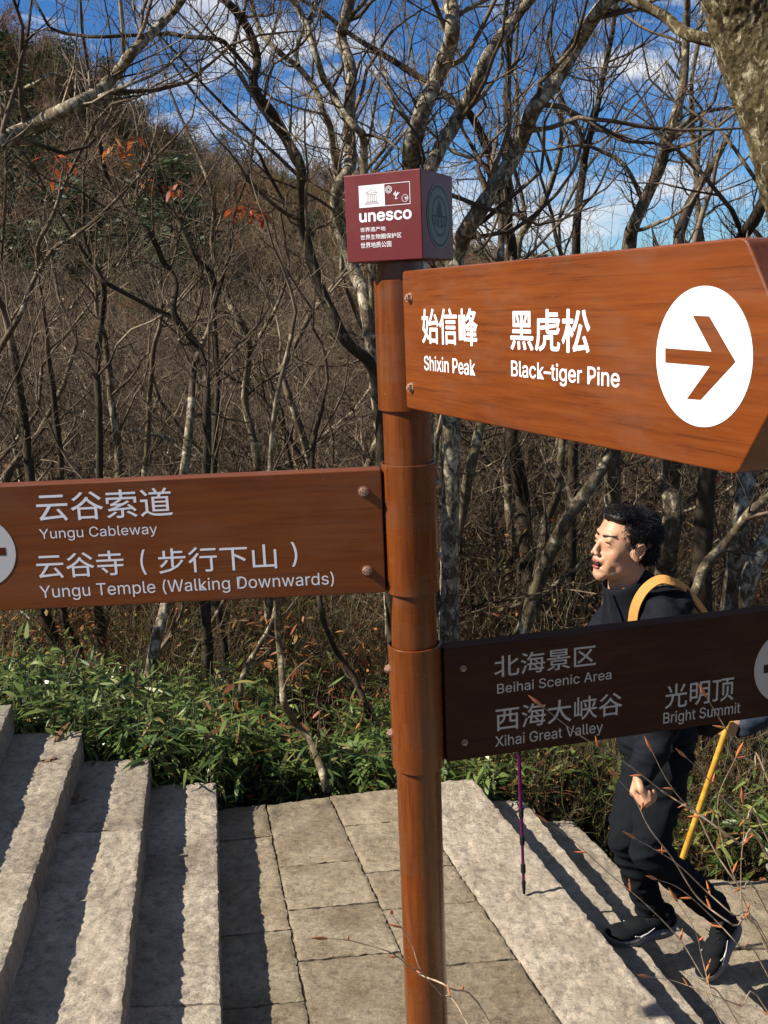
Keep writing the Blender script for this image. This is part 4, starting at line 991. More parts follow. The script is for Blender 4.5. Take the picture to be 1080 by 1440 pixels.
# ------------------------------------------------------------------ people
def ell(bm, c, r, rot=None, seg=20):
    M_ = Matrix.Translation(c) @ (rot.to_4x4() if rot else Matrix()) @ Matrix.Diagonal((*r, 1))
    bmesh.ops.create_uvsphere(bm, u_segments=seg, v_segments=seg//2+2, radius=1, matrix=M_)
def cap(bm, a, b, r0, r1, flat_=1.0, fax=None):
    """tapered capsule from a to b; optional flattening along fax"""
    a, b = V(a), V(b); d = b-a; L = d.length
    if L < 1e-6: return
    seg, n = 16, 6; z = d/L; x = z.orthogonal().normalized() if fax is None else (fax-z*fax.dot(z)).normalized(); y = z.cross(x)
    prof = [(-r0*math.cos(t*math.pi/2/n), r0*math.sin(t*math.pi/2/n)) for t in range(n)]+[(L*t/6, r0+(r1-r0)*t/6) for t in range(7)]+[(L+r1*math.sin(t*math.pi/2/n), r1*math.cos(t*math.pi/2/n)) for t in range(1, n+1)]
    rings = []
    for h_, r in prof:
        r = max(r, 1e-5); rings.append([bm.verts.new(a+z*h_+x*(r*flat_*math.cos(2*math.pi*i/seg))+y*(r*math.sin(2*math.pi*i/seg))) for i in range(seg)])
    for p, q in zip(rings, rings[1:]):
        for i in range(seg): bm.faces.new((p[i], p[(i+1) % seg], q[(i+1) % seg], q[i]))
    bm.faces.new(rings[0][::-1]); bm.faces.new(rings[-1])
def remeshed(bm, vox, smooth_it=3, fn=None):
    me = bm_mesh('tmp', bm); o = bpy.data.objects.new('tmp', me); COL.objects.link(o)
    m_ = o.modifiers.new('r', 'REMESH'); m_.mode = 'VOXEL'; m_.voxel_size = vox
    if smooth_it: s_ = o.modifiers.new('s', 'SMOOTH'); s_.iterations = smooth_it; s_.factor = .5
    out = evaluated(o); bpy.data.objects.remove(o)
    if fn:
        n = len(out.vertices); co = np.empty(n*3, np.float32); no = np.empty(n*3, np.float32)
        out.vertices.foreach_get('co', co); out.vertex_normals.foreach_get('vector', no); co = co.reshape(-1, 3); no = no.reshape(-1, 3)
        d = np.array([fn(V(c_)) for c_ in co.tolist()], np.float32); out.vertices.foreach_set('co', (co+no*d[:, None]).ravel()); out.update()
    return out
m = Mat('skin'); nz = m.noise(m.map(), 18, 4, .6)
M_skin = m.fin(m.ramp(nz, [(.35, (.56, .29, .18)), (.6, (.66, .38, .25))]), .5, m.bump(m.noise(m.map(), 250, 2), .0006, .3), .4)
M_skin.node_tree.nodes['Principled BSDF'].inputs['Subsurface Weight'].default_value = .12
M_skin.node_tree.nodes['Principled BSDF'].inputs['Subsurface Radius'].default_value = (.01, .004, .002)
M_lip = Mat('lip').fin((.38, .10, .09), .45); M_mouth = Mat('mouth').fin((.05, .012, .012), .6)
M_eye = Mat('eye_dark').fin((.02, .014, .012), .25); M_eyew = Mat('eye_white').fin((.6, .55, .5), .3)
m = Mat('hair_black'); M_hair = m.fin((.010, .008, .008), .55, None, .25)
def cloth(name, c0, c1, sc=300, rough=.85, spec=.1):
    m = Mat(name); a = m.noise(m.map(), sc, 3, .6); w = m.noise(m.map(), 12, 4, .6, 1)
    return m.fin(m.ramp(a, [(.3, c0), (.7, c1)]), rough, m.bump(w, .008, .5, m.bump(a, .0006, .4)), spec)
M_jacket = cloth('jacket_navy', (.006, .008, .014), (.011, .014, .021), rough=.75)
M_jacket2 = cloth('jacket_quilt', (.022, .032, .055), (.036, .05, .08), rough=.5)
M_trouser = cloth('trousers_charcoal', (.005, .007, .010), (.010, .013, .018))
M_trouser2 = cloth('jeans_blue', (.03, .07, .14), (.05, .10, .18))
M_shoe = cloth('shoe_black', (.005, .006, .008), (.014, .016, .02), 500)
M_sole = Mat('shoe_sole').fin((.24, .23, .25), .6); M_soled = Mat('sole_grey').fin((.2, .2, .23), .6)
M_logo = Mat('swoosh_silver').fin((.6, .6, .62), .4)
M_sock = Mat('sock').fin((.25, .24, .24), .8)
M_orange = cloth('strap_orange', (.62, .29, .08), (.78, .42, .14), 400)
M_pack = cloth('pack_black', (.012, .012, .014), (.03, .03, .034), 300)

def head_into(bm, HM, s, mouth_open=True):
    """head in local frame x forward, y left, z up, transformed by HM (4x4)"""
    p = lambda x, y, z: HM @ V((x*s, y*s, z*s)); R3 = HM.to_3x3()
    def e(c, r, seg=20): ell(bm, p(*c), [q*s for q in r], R3, seg)
    e((-.016, 0, .035), (.100, .078, .086), 28); e((.022, 0, .012), (.066, .067, .085), 24); e((.028, 0, -.035), (.060, .062, .060), 24); e((.034, 0, -.078), (.050, .050, .034))
    e((.068, 0, -.104), (.017, .022, .014)); e((.07, 0, -.096), (.02, .03, .016)); e((.066, 0, .037), (.022, .052, .016)); e((.050, .032, -.026), (.026, .028, .032)); e((.050, -.032, -.026), (.026, .028, .032))
    cap(bm, p(.082, 0, .018), p(.101, 0, -.021), .0075*s, .0098*s); e((.100, .011, -.029), (.010, .008, .007)); e((.100, -.011, -.029), (.010, .008, .007))
    e((.082, 0, -.048), (.014, .030, .014)); e((.074, 0, -.078), (.016, .028, .012)); e((.060, .03, -.06), (.020, .016, .03)); e((.060, -.03, -.06), (.020, .016, .03))
    for sy in (1, -1):
        e((-.006, .080*sy, -.004), (.019, .007, .031), 16); e((-.010, .084*sy, .012), (.015, .006, .016), 14); e((-.002, .081*sy, -.028), (.009, .006, .010), 12)
        e((.004, .074*sy, -.012), (.014, .01, .02), 14); e((.012, .050*sy, -.052), (.036, .012, .036))
        e((.074, .031*sy, .020), (.012, .016, .008), 14); e((.072, .031*sy, .004), (.011, .015, .006), 14)
    cap(bm, p(-.022, 0, -.05), p(-.048, 0, -.19), .056*s, .060*s)
def head_extras(par, HM, s):
    R3 = HM.to_3x3()
    def part(name, mat, parts, seg=14):
        bm = bmesh.new()
        for c, r in parts: ell(bm, HM @ V([q*s for q in c]), [q*s for q in r], R3, seg)
        return link(name, bm_mesh(name, bm), mat, par)
    part('mouth', M_mouth, [((.088, 0, -.062), (.0085, .017, .0085))])
    part('lip', M_lip, [((.0945, 0, -.0525), (.0045, .020, .0042))]); part('lip', M_lip, [((.089, 0, -.0725), (.0065, .017, .0062))])
    for sy in (1, -1):
        part('eye', M_eye, [((.0805, .031*sy, .0115), (.0045, .0125, .0028))])
        bm = bmesh.new(); cap(bm, HM @ V((.088*s, .015*s*sy, .030*s)), HM @ V((.072*s, .050*s*sy, .036*s)), .0036*s, .0024*s); link('eyebrow', bm_mesh('eyebrow', bm), M_hair, par)
    # inner ear shade folds
    for sy in (1, -1):
        bm = bmesh.new(); pts_ = [(.004, .088*sy, .016), (-.008, .0905*sy, .022), (-.019, .0895*sy, .012), (-.018, .088*sy, -.006), (-.008, .087*sy, -.02)]
        for a, b in zip(pts_, pts_[1:]): cap(bm, HM @ (V(a)*s), HM @ (V(b)*s), .0034*s, .0032*s)
        link('ear_rim', remeshed(bm, .002, 1), M_skin, par)
    # hair: cap plus strands
    bm = bmesh.new()
    for c, r in (((-.030, 0, .048), (.093, .080, .081)), ((-.056, 0, .0), (.060, .071, .072)), ((.008, .0, .088), (.070, .060, .037)), ((.042, .012, .093), (.040, .050, .024)), ((-.012, .060, .042), (.048, .022, .043)), ((-.012, -.060, .042), (.048, .022, .043)), ((.006, .074, .016), (.011, .006, .022)), ((.006, -.074, .016), (.011, .006, .022))):
        ell(bm, HM @ V([q*s for q in c]), [q*s for q in r], R3)
    inv_ = HM.inverted()
    me = remeshed(bm, .0035, 2, lambda c_: (noise.noise(V((inv_ @ c_))*45)*.0035+noise.noise(c_*160)*.0015))
    ho = link('hair', me, M_hair, par)
    rg_ = np.random.default_rng(4); n = len(me.vertices); idx = rg_.choice(n, min(n, 4200), False); paths = []
    for i in idx:
        p0 = me.vertices[i].co; no = me.vertices[i].normal; l = inv_ @ p0; lz = l.z/s
        if lz < -.045 or (l.x/s > .045 and lz < .1): continue
        fwd = HM.to_3x3() @ V((.55 if l.x/s > -.02 else -.5, .15*(1 if l.y > 0 else -1), -.25 if lz < .09 else .15)); d = (no*.22+fwd*.8+V(rg_.normal(0, .16, 3))).normalized()
        Lh = rg_.uniform(.008, .017)*s
        paths.append((np.array([p0-no*.003, p0+d*Lh*.5+no*.002, p0+d*Lh-V((0, 0, .004))]), np.array([.0011, .0009, .0003])))
    vv_, ff_ = tubes(paths, 3); so_ = link('hair_strands', np_mesh('strands', vv_, ff_), M_hair, ho); so_['kind'] = 'stuff'

def hand_into(bm, wrist, knuck, side, curl, s=1.0, thumb_side=1, palm_n=None):
    """wrist->knuckle direction, side = direction across the knuckles (towards the little finger), fingers curl towards palm_n"""
    wrist, knuck = V(wrist), V(knuck); f = (knuck-wrist).normalized(); side = (side-f*side.dot(f)).normalized(); pn = f.cross(side) if palm_n is None else (palm_n-f*palm_n.dot(f)-side*palm_n.dot(side)).normalized()
    w = .019*s
    for k in range(4): cap(bm, wrist+side*w*.6*(k-1.5)+f*.01, knuck+side*w*(k-1.5), .014*s, .012*s)
    for k, ln in enumerate((.040, .045, .042, .033)):
        p = knuck+side*w*(k-1.5)*1.03; d = f; ax = side
        for seg_, (fl, r) in enumerate(((1.0, .0098), (.62, .0088), (.5, .0078))):
            ang = curl[seg_]; d = (Matrix.Rotation(ang if f.cross(pn).dot(side) > 0 else -ang, 3, side) @ d).normalized(); q = p+d*ln*fl*s; cap(bm, p, q, r*s, r*.92*s); p = q
    t0 = wrist+f*.025-side*w*1.3; t1_ = t0+(f*.5-side*.45+pn*.5).normalized()*.036*s; t2_ = t1_+(f*.65+pn*.6+side*.45).normalized()*.03*s; t3_ = t2_+(f*.35+side*.75+pn*.3).normalized()*.022*s
    cap(bm, t0, t1_, .014*s, .011*s); cap(bm, t1_, t2_, .0108*s, .0098*s); cap(bm, t2_, t3_, .0095*s, .0082*s)

def frame(fwd, up=V((0, 0, 1))):
    x = fwd.normalized(); y = up.cross(x).normalized(); z = x.cross(y); return x, y, z
def mat_at(o, fwd, up=V((0, 0, 1))):
    x, y, z = frame(fwd, up); return Matrix(((x.x, y.x, z.x, o.x), (x.y, y.y, z.y, o.y), (x.z, y.z, z.z, o.z), (0, 0, 0, 1)))

def shoe(par, heel, toe, up, s=1.0):
    """heel, toe = sole points"""
    heel, toe = V(heel), V(toe); x = (toe-heel).normalized(); y = up.cross(x).normalized(); z = x.cross(y); L = (toe-heel).length
    P_ = lambda a, b, c_: heel+x*a*L+y*b+z*c_
    bm = bmesh.new(); R3 = Matrix((x, y, z)).transposed()
    ell(bm, P_(.14, 0, .055), (.042, .036, .034), R3); ell(bm, P_(.30, 0, .058), (.055, .037, .036), R3); ell(bm, P_(.52, .003, .048), (.065, .041, .030), R3); ell(bm, P_(.76, .004, .036), (.062, .046, .024), R3); ell(bm, P_(.88, .002, .032), (.034, .036, .019), R3)
    ell(bm, P_(.16, 0, .085), (.038, .033, .03), R3)
    up_ = link('shoe', remeshed(bm, .005, 3), M_shoe, par)
    # sole slab following an outline
    pts = []
    for i in range(40):
        a = 2*math.pi*i/40; t = (1-math.cos(a))/2; w = .033+.016*math.sin(min(1, t*1.25)*math.pi*.62) - .012*math.exp(-((t-.42)/.16)**2); ww = w*math.sin(a) if 0 < i < 40 else 0
        ww = math.copysign(w*abs(math.sin(a))**.55, math.sin(a)); pts.append((t*1.0, ww))
    for nm, z0, z1, mt, sc in (('sole', .009, .027, M_sole, 1.03), ('outsole', 0, .009, M_soled, 1.0)):
        bm = bmesh.new()
        def ring(zz, k): return [bm.verts.new(P_(.5+(t-.5)*k, w*k, zz+(.012*max(0, t-.82)/.18 if True else 0))) for t, w in pts]
        a, b = ring(z0, sc*.98), ring(z1, sc); bm.faces.new(a[::-1]); bm.faces.new(b)
        for i in range(40): bm.faces.new((a[i], a[(i+1) % 40], b[(i+1) % 40], b[i]))
        link(nm, bm_mesh(nm, bm), mt, up_, True)
    # laces and side mark
    bm = bmesh.new()
    for k in range(5): cap(bm, P_(.44+.055*k, -.022, .078-.006*k), P_(.44+.055*k, .024, .078-.006*k), .0022, .0022)
    cap(bm, P_(.42, 0, .084), P_(.36, .03, .098), .0018, .0018); cap(bm, P_(.42, 0, .084), P_(.40, -.035, .09), .0018, .0018)
    link('lace', bm_mesh('lace', bm), M_pack, up_)['kind'] = 'stuff'
    for sy in (1, -1):
        bm = bmesh.new(); q = [P_(a, sy*b, c_) for a, b, c_ in ((.66, .0465, .040), (.58, .0455, .034), (.48, .0435, .042), (.38, .0415, .056))]
        for r_, (a, b) in zip((.0022, .003, .0018), zip(q, q[1:])): cap(bm, a, b, r_, r_*.7)
        link('side_mark', bm_mesh('side_mark', bm), M_logo, up_)
    return up_

def folds(axisv, amp, fr):
    def f(c_):
        q = V((c_.x+c_.z*.5, c_.y, c_.z*2.0-c_.x*.6)); return amp*(.9*noise.noise(q*fr)+.9-2.2*abs(noise.noise(q*fr*1.3+V((5, 0, 0))))**.7*.8)*.8
    return f

def build_person(label, J, headM, hs_, upper_mat, vest_mat, leg_mat, hands, shoes, bodyname='person', vox=.0041):
    base = V((J['hipc'].x, J['hipc'].y, min(shoes[0][0].z, shoes[1][0].z)))
    root = empty(bodyname, base); tag(root, label, 'person')
    hold = empty('x', (0, 0, 0)); bpy.data.objects.remove(hold)
    kids = []
    class PR:  # collects world-space parts and parents them afterwards
        pass
    bm = bmesh.new(); head_into(bm, headM, hs_)
    chest, hipc, neck = J['chest'], J['hipc'], J['neck']
    lat = (J['shL']-J['shR']).normalized()
    for side in 'LR':
        cap(bm, J['sh'+side], J['el'+side], .038, .032); cap(bm, J['el'+side], J['wr'+side], .032, .023)
        cap(bm, J['hip'+side], J['kn'+side], .065, .045); cap(bm, J['kn'+side], J['an'+side], .044, .032); cap(bm, J['an'+side], J['an'+side]+V((0, 0, -.04)), .032, .03)
        cap(bm, J['neck'], J['sh'+side], .045, .04)
    cap(bm, hipc, chest, .10, .11); cap(bm, chest, neck, .09, .06)
    for h in hands: hand_into(bm, **h)
    me = remeshed(bm, vox, 6)
    body = link('body', me, M_skin, None); kids.append(body)
    # jacket
    bm = bmesh.new(); up_ = (neck-hipc).normalized(); fr_ = lat.cross(up_)
    R3 = Matrix((lat, fr_, up_)).transposed()
    ell(bm, chest, (.175, .125, .19), R3, 28); ell(bm, hipc.lerp(chest, .4), (.158, .125, .19), R3, 28); ell(bm, hipc+up_*.03, (.165, .13, .10), R3, 28)
    ell(bm, chest.lerp(neck, .55), (.15, .09, .09), R3, 24)
    for side in 'LR':
        cap(bm, J['neck'].lerp(J['sh'+side], .35), J['sh'+side], .062, .068); cap(bm, J['sh'+side], J['el'+side], .070, .060); cap(bm, J['el'+side], J['wr'+side], .058, .041)
    for side, sg in (('L', 1), ('R', -1)): ell(bm, J['sh'+side].lerp(neck, .35)-fr_*.045+V((0, 0, -.005)), (.085, .075, .072))
    cap(bm, neck-up_*.07, neck+(headM.translation-neck)*.22, .082, .068)
    jk = link('jacket', remeshed(bm, .0075, 3, folds(None, .014, 8)), upper_mat, None); kids.append(jk)
    # vest panels (quilted front) as ridges
    # trousers
    bm = bmesh.new(); ell(bm, hipc-up_*.03, (.145, .11, .12), R3, 24)
    for side in 'LR':
        cap(bm, J['hip'+side], J['kn'+side], .086, .062); cap(bm, J['kn'+side], J['an'+side], .061, .050)
    kids.append(link('trousers', remeshed(bm, .0075, 3, folds(None, .012, 7)), leg_mat, None))
    for k in kids: pass
    bpy.context.view_layer.update()
    hp = empty('tmp', (0, 0, 0)); head_extras(hp, headM, hs_)
    for (heel, toe, up2) in shoes: shoe(hp, heel, toe, up2)
    bm = bmesh.new()
    for o in list(hp.children)+kids:
        o.parent = root; o.matrix_parent_inverse = Matrix.Translation(-base)
    bpy.data.objects.remove(hp)
    return root, kids, (lat, fr_, up_)

g = atY
J = dict(neck=g(893, 838, 3.13), chest=g(908, 905, 3.14), hipc=g(925, 1042, 3.12), shL=g(935, 868, 2.99), shR=g(872, 868, 3.30),
         elL=g(948, 990, 2.93), wrL=g(903, 1082, 2.86), elR=g(805, 955, 3.30), wrR=g(742, 965, 3.25),
         hipL=g(938, 1062, 3.03), hipR=g(915, 1062, 3.22), knL=g(913, 1195, 2.97), anL=g(1006, 1278, 3.07), knR=g(880, 1175, 3.10), anR=g(918, 1292, 3.14))
hf = V((-.93, -.34, .17)).normalized()
HM = mat_at(g(876, 767, 3.10), hf, (V((0, 0, 1))-hf*.02).normalized())
toeF = atZ(852, 1326, -H+.001); heelF = toeF+V((.262, .055, 0)); heelF.z = -H+.001
toeR = atZ(990, 1382, -2*H+.001); heelR = g(1040, 1300, 3.13)
hands = [dict(wrist=J['wrL'], knuck=g(895, 1112, 2.85), side=V((.55, .8, .0)), curl=(1.0, 1.5, 1.0), palm_n=V((.6, .1, .3)), s=1.12),
         dict(wrist=J['wrR'], knuck=g(726, 955, 3.22), side=V((.0, .1, -1)), curl=(.9, 1.4, 1.0), palm_n=V((0.1, -1, 0)))]
man, kids, (lat, fr_, up_) = build_person('man in a navy jacket and black trousers climbing the steps with open mouth, backpack on', J, HM, 1.03, M_jacket, M_jacket2, M_trouser, hands, [(heelF, toeF, V((0, 0, 1))), (heelR, toeR, V((-.7, -.25, .6)))])
def kid(o): o.parent = man; o.matrix_parent_inverse = Matrix.Translation(-man.location); return o
# collar of the jacket, zip, sock
bm = bmesh.new(); nk = J['neck']; axn = (V((0, 0, 1))+hf*.42).normalized(); ce = g(880, 821, 3.11)
seg = 40; x_ = axn.orthogonal().normalized(); y_ = axn.cross(x_)
rings = []
for (dz, r) in ((-.11, .118), (-.05, .092), (0, .078), (.020, .075), (.022, .070), (0, .070), (-.05, .075)):
    rings.append([bm.verts.new(ce+axn*dz+x_*r*math.cos(2*math.pi*i/seg)+y_*r*math.sin(2*math.pi*i/seg)) for i in range(seg)])
for a, b in zip(rings, rings[1:]):
    for i in range(seg): bm.faces.new((a[i], a[(i+1) % seg], b[(i+1) % seg], b[i]))
kid(link('collar', bm_mesh('collar', bm), M_jacket, None))
def strip(name, pts, w, th, mat, nrm, parent=None):
    """flat band along pts, lying against direction nrm(point)"""
    P, _ = catmull(pts, [0]*len(pts), 8); bm = bmesh.new(); prev = None
    for i in range(len(P)):
        t = V(P[min(i+1, len(P)-1)]-P[max(i-1, 0)]).normalized(); n = nrm(V(P[i])); n = (n-t*n.dot(t)).normalized(); s_ = t.cross(n)*w/2; p = V(P[i])
        r = [bm.verts.new(q) for q in (p-s_, p+s_, p+s_+n*th, p-s_+n*th)]
        if prev:
            for k in range(4): bm.faces.new((prev[k], prev[(k+1) % 4], r[(k+1) % 4], r[k]))
        else: bm.faces.new(r)
        prev = r
    bm.faces.new(prev[::-1]); bmesh.ops.recalc_face_normals(bm, faces=bm.faces); return link(name, bm_mesh(name, bm), mat, parent, False)
dg = bpy.context.evaluated_depsgraph_get()
from mathutils.bvhtree import BVHTree
jk = [k for k in kids if k.name.startswith('jacket')][0]
bvh = BVHTree.FromPolygons([v.co.copy() for v in jk.data.vertices], [tuple(p.vertices) for p in jk.data.polygons])
def cast(px, py, lift=.004):
    d = ray(px, py).normalized(); h = bvh.ray_cast(EYE, d)
    return (h[0]+h[1]*lift, h[1]) if h[0] else (None, None)
# backpack: pack body behind, strap over the near shoulder
bp = empty('backpack', J['chest']+fr_*0); tag(bp, 'black backpack with orange shoulder straps on the back of the walking man', 'backpack')
back = -fr_ if (-fr_).x > 0 else fr_
bpc = J['chest']+back*.20-up_*.20
bm = bmesh.new(); R3 = Matrix((lat, fr_, up_)).transposed()
for a, b, c_ in ((0, 0, .10), (0, 0, 0), (0, 0, -.10), (.05, 0, -.05), (-.05, 0, -.05), (.05, 0, .06), (-.05, 0, .06)): ell(bm, bpc+lat*a+up_*c_, (.09, .075, .10), R3)
pk = link('pack', remeshed(bm, .008, 3, folds(None, .006, 12)), M_pack, None)
def pst(pxs, w, name, mat=M_orange, lift=.005):
    pts = []
    for px, py in pxs:
        p, n = cast(px, py, lift)
        if p is None: p = on_plane(px, py, J['shL'], V((0, 1, 0)))
        pts.append(p)
    c0 = J['neck'].lerp(J['shL'], .6)-V((0, 0, .06))
    return strip(name, pts, w, .007, mat, lambda q: ((q-c0).normalized()+(EYE-q).normalized()*1.2).normalized())
e_ = []
qa, qb = cast(889, 900, .0)[0], cast(928, 818, .0)[0]
ya_ = qa.y if qa is not None else 3.0; yb_ = qb.y if qb is not None else 3.02
for k_, (px, py) in enumerate([(889, 905), (890, 880), (893, 857), (901, 838), (913, 824), (928, 816), (942, 818)]): e_.append(g(px, py, ya_+(yb_-ya_)*min(1, k_/5)-.014))
y0_ = e_[-1].y
e_ += [g(958, 825, y0_+.03), g(975, 842, y0_+.06), g(992, 866, y0_+.09)]
c0 = J['neck'].lerp(J['shL'], .6)-V((0, 0, .06)); st2 = strip('strap', e_, .031, .007, M_orange, lambda q: ((q-c0).normalized()+(EYE-q).normalized()*1.0).normalized())
e2 = [g(950, 822, 3.08), g(968, 840, 3.12), g(984, 862, 3.14)]; st3 = strip('webbing', e2, .012, .004, M_pack, lambda q: (q-c0).normalized())
for o in (pk, st2, st3): o.parent = bp; o.matrix_parent_inverse = Matrix.Translation(-bp.location)
# vest panel seam + zip on the front
zpts = [g(853, 830, 3.055), g(855, 846, 3.04), g(857, 864, 3.02), g(861, 888, 3.0)]
if 1: kid(strip('zip', zpts, .009, .003, M_pack, lambda q: (EYE-q).normalized()))
# trekking pole held in the far hand
m = Mat('pole_purple'); M_purple = m.fin((.16, .008, .13), .3, None, .5, Metallic=.5)
tip = atZ(737, 1257, .002); topp = g(725, 930, tip.y+.02)
tp = empty('trekking_pole', tip); tag(tp, 'purple trekking pole planted on the landing slab by the walking man', 'trekking pole')
def pole_part(name, t0, t1_, r0, r1, mat):
    a, b = tip.lerp(topp, t0)-tip, tip.lerp(topp, t1_)-tip; bm = bmesh.new(); cap(bm, a, b, r0, r1); return link(name, bm_mesh(name, bm), mat, tp)
pole_part('tip', 0.004, .055, .005, .008, M_pack); pole_part('shaft', .05, .32, .0055, .0058, M_purple); pole_part('shaft', .32, .62, .0065, .0068, M_purple); pole_part('shaft', .62, .9, .0075, .0078, M_purple)
for t in (.10, .225, .345, .62): pole_part('lock', t, t+.028, .009, .009, M_pack)
pole_part('grip', .86, 1.0, .014, .016, M_pack)

# second walker: only hand, sleeve and a bit of jeans come into view
J2_ = dict(neck=g(1150, 800, 3.95), chest=g(1155, 860, 3.97), hipc=g(1148, 1010, 3.97), shL=g(1120, 838, 3.78), shR=g(1190, 838, 4.12),
          elL=g(1118, 975, 3.72), wrL=g(1046, 1022, 3.72), elR=g(1215, 960, 4.15), wrR=g(1200, 1040, 4.1),
          hipL=g(1126, 1030, 3.88), hipR=g(1172, 1030, 4.05), knL=g(1118, 1140, 3.85), anL=g(1130, 1228, 3.92), knR=g(1172, 1140, 4.0), anR=g(1185, 1228, 4.05))
zf = -3*H+.004
for k_, y_ in (('anL', 3.88), ('anR', 4.0)): J2_[k_].z = zf+.09; J2_[k_].y = y_
for k_ in ('knL', 'knR'): J2_[k_].z = zf+.47
stk = g(1021, 1036, 3.70)
hf2 = V((-.9, -.3, -.05)).normalized(); HM2 = mat_at(g(1142, 735, 3.93), hf2)
hands2 = [dict(wrist=J2_['wrL'], knuck=g(1021, 1026, 3.715), side=V((-.15, .2, -1)), curl=(.8, 1.35, 1.1), palm_n=V((-.2, 1, 0))), dict(wrist=J2_['wrR'], knuck=J2_['wrR']+V((-.02, 0, -.08)), side=V((0, 1, 0)), curl=(.4, .5, .4), palm_n=V((1, 0, 0)))]
def ft(an): return (V((an.x+.06, an.y, zf)), V((an.x-.20, an.y-.06, zf)), V((0, 0, 1)))
m2, _, _ = build_person('second walker in a dark blue top and jeans, cut off by the right edge', J2_, HM2, 1.0, M_jacket2, M_jacket2, M_trouser2, hands2, [ft(J2_['anL']), ft(J2_['anR'])], vox=.0062)
m = Mat('yellow_stick'); M_yel = m.fin(m.ramp(m.noise(m.map((1, 1, 9)), 3, 4), [(.35, (.50, .27, .03)), (.65, (.68, .42, .07))]), .4)
s0 = g(1024, 1018, 3.70); s1 = g(963, 1197, 3.74); dd = (s1-s0).normalized(); send = s0+dd*((s0.z-(zf))/-dd.z)
stq = empty('walking_stick', send); tag(stq, 'yellow bamboo walking stick held by the second walker', 'walking stick')
P = np.array([list(s0.lerp(send, t)-send) for t in np.linspace(-.02, 1, 15)]); R = np.full(15, .0125)
vv_, ff_ = tubes([(P, R)], 14); link('stick', np_mesh('stick', vv_, ff_), M_yel, stq)
for t in (.2, .42, .66, .88):
    p = s0.lerp(send, t)-send; bm = bmesh.new(); cap(bm, p-dd*.002, p+dd*.002, .0132, .0132); link('node', bm_mesh('node', bm), M_yel, stq)

# ------------------------------------------------------------------ budding twigs near the lens
m = Mat('bud_twig'); M_bt = m.fin(m.ramp(m.noise(m.map(), 60, 3), [(.35, (.26, .17, .09)), (.65, (.50, .38, .25))]), .6, tone=(1, 1, 1))
m = Mat('bud'); M_bud = m.fin(m.ramp(m.noise(m.map(), 120, 3), [(.35, (.40, .10, .03)), (.65, (.62, .25, .09))]), .5, tone=(1, 1, 1))
def sapling(label, paths, Y0, root, seed, rpx=3.4):
    rg_ = random.Random(seed); rt = empty('budding_sapling', root); tag(rt, label, 'sapling'); ps = []; buds = []
    for pts, wd_ in paths:
        Y = Y0+rg_.uniform(-.1, .12); n = len(pts)
        P3 = [g(px, py, Y+.14*(i/(n-1))*rg_.uniform(.4, 1)) for i, (px, py) in enumerate(pts)]
        P3 = [p + V((rg_.uniform(-.004, .004), 0, rg_.uniform(-.004, .004))) for p in P3]
        w = [(.9+(wd_-.9)*i/(n-1))/2*Y/F for i in range(n)]
        e_ = P3[-1]; 
        if pts[-1][0] > 1060 or pts[-1][1] > 1420:
            P3 += [e_.lerp(root, .45)+V((0, 0, .04)), root.copy()]; w += [.0035, .006]
        P, R = catmull(P3, w, 5); ps.append((P-np.array(root), R))
        buds.append((V(P[0]), (V(P[0])-V(P[3])).normalized(), 1.35))
        k = 7
        while k < len(P)-10:
            t = (V(P[k])-V(P[k+1])).normalized(); side = (t+ (t.cross(V((0, 1, 0))))*rg_.choice((-.8, .8))).normalized(); buds.append((V(P[k]), side, rg_.uniform(.8, 1.1))); k += rg_.randint(5, 9)
    vv_, ff_ = tubes(ps, 6); link('stem', np_mesh('stem', vv_, ff_), M_bt, rt)
    bm = bmesh.new(); cap(bm, V((0, 0, 0)), V((0, 0, .010)), .0011, .0021); cap(bm, V((0, 0, .010)), V((0, 0, .023)), .0021, .0004); bme = bm_mesh('bud', bm); bme.materials.append(M_bud)
    bme.polygons.foreach_set('use_smooth', [True]*len(bme.polygons))
    for p, d, s_ in buds:
        o = link('bud', bme, None, rt, False); o.matrix_local = Matrix.Translation(p-root) @ d.to_track_quat('Z', 'Y').to_matrix().to_4x4() @ Matrix.Scale(s_, 4)
rt = V((1.25, 1.35, -.55))
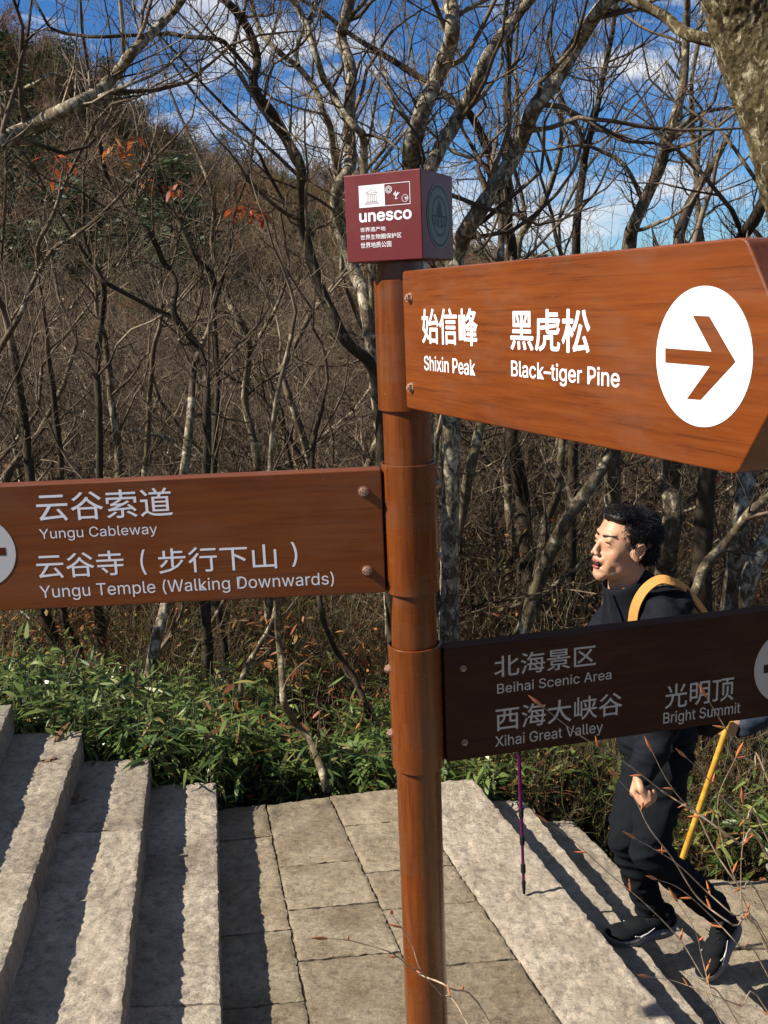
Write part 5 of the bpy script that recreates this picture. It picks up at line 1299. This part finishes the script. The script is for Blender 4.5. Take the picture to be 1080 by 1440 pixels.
sapling('bare sapling with rust-coloured buds reaching in from the lower right corner', [
    ([(765, 992), (810, 1033), (880, 1075), (930, 1110), (985, 1150), (1040, 1188), (1085, 1215)], 4.6),
    ([(992, 978), (1012, 1010), (1035, 1045), (1060, 1080), (1085, 1115)], 3),
    ([(913, 1053), (935, 1095), (962, 1125), (975, 1140), (1010, 1200), (1045, 1250), (1082, 1290)], 3.4),
    ([(965, 1067), (990, 1090), (1020, 1125), (1045, 1155), (1085, 1190)], 3),
    ([(868, 1092), (890, 1125), (915, 1165), (945, 1210), (985, 1262), (1030, 1300), (1082, 1335)], 3.4),
    ([(890, 1180), (920, 1195), (950, 1213), (990, 1250), (1030, 1285), (1082, 1330)], 2.8),
    ([(772, 1155), (807, 1181), (854, 1229), (907, 1271), (954, 1324), (997, 1382), (1039, 1445)], 2.6),
    ([(925, 1235), (955, 1250), (1000, 1290), (1040, 1330), (1082, 1375)], 2.6),
    ([(915, 1372), (950, 1380), (1000, 1398), (1040, 1412), (1085, 1425)], 2.4),
    ([(1045, 1125), (1050, 1170), (1040, 1220), (1050, 1290), (1082, 1340)], 2.2),
    ([(1035, 1065), (1012, 1120), (1018, 1180), (1032, 1240), (1060, 1300), (1082, 1350)], 2.2),
    ([(950, 1265), (975, 1310), (985, 1350), (1000, 1400), (1020, 1445)], 2.2)], 1.42, rt, 3)
rt2 = V((.62, 1.15, -.05)); rt2 = V((.55, .95, 0))
sapling('thin budding twig crossing in front of the foot of the signpost', [
    ([(456, 1321), (480, 1319), (504, 1324), (551, 1341), (593, 1368), (634, 1392), (690, 1442)], 3.6),
    ([(548, 1284), (560, 1292), (575, 1325), (593, 1366), (620, 1400), (660, 1445)], 2.6)], 1.30, rt2, 5)
# small dead leaves on the treads
m = Mat('dead_leaf'); M_dl = m.fin((.20, .12, .06), .8)
for i, (px, py, k, lb) in enumerate([(72, 1068, 3, 'curled dead leaf on the sunlit third tread'), (110, 1125, 2, 'pale fallen leaf in the shade of the second tread'), (1003, 1345, -2, 'small dead leaf on the lower step')][:2]):
    p = atZ(px, py, k*H+.006); rg_ = np.random.default_rng(i)
    n = 5; me = blades(np.array([[0, 0, .003]]*n)+rg_.normal(0, .008, (n, 3))*[1, 1, .2], rg_.normal(0, 1, (n, 3))*[1, 1, .25], np.full(n, .035), np.full(n, .016), np.full(n, .1), np.full(n, .5), i, 4)
    o = link('dead_leaf', me, M_dl, None, False); o.location = p; tag(o, lb, 'leaf')
# tell apart the wood's trees whose descriptions coincide, by how near they stand
by_label = {}
for o in list(COL.objects):
    if o.get('group') == 'bare trees of the wood behind': by_label.setdefault(o['label'], []).append(o)
for lb, os_ in by_label.items():
    os_.sort(key=lambda o: o.location.y)
    words = {2: ['nearer', 'farther'], 3: ['nearest', 'middle', 'farthest'], 4: ['nearest', 'second nearest', 'third nearest', 'farthest']}.get(len(os_))
    if words:
        for w, o in zip(words, os_): o['label'] = w+' '+(lb.replace(' in the', ',', 1) if len(lb.split()) > 14 else lb)
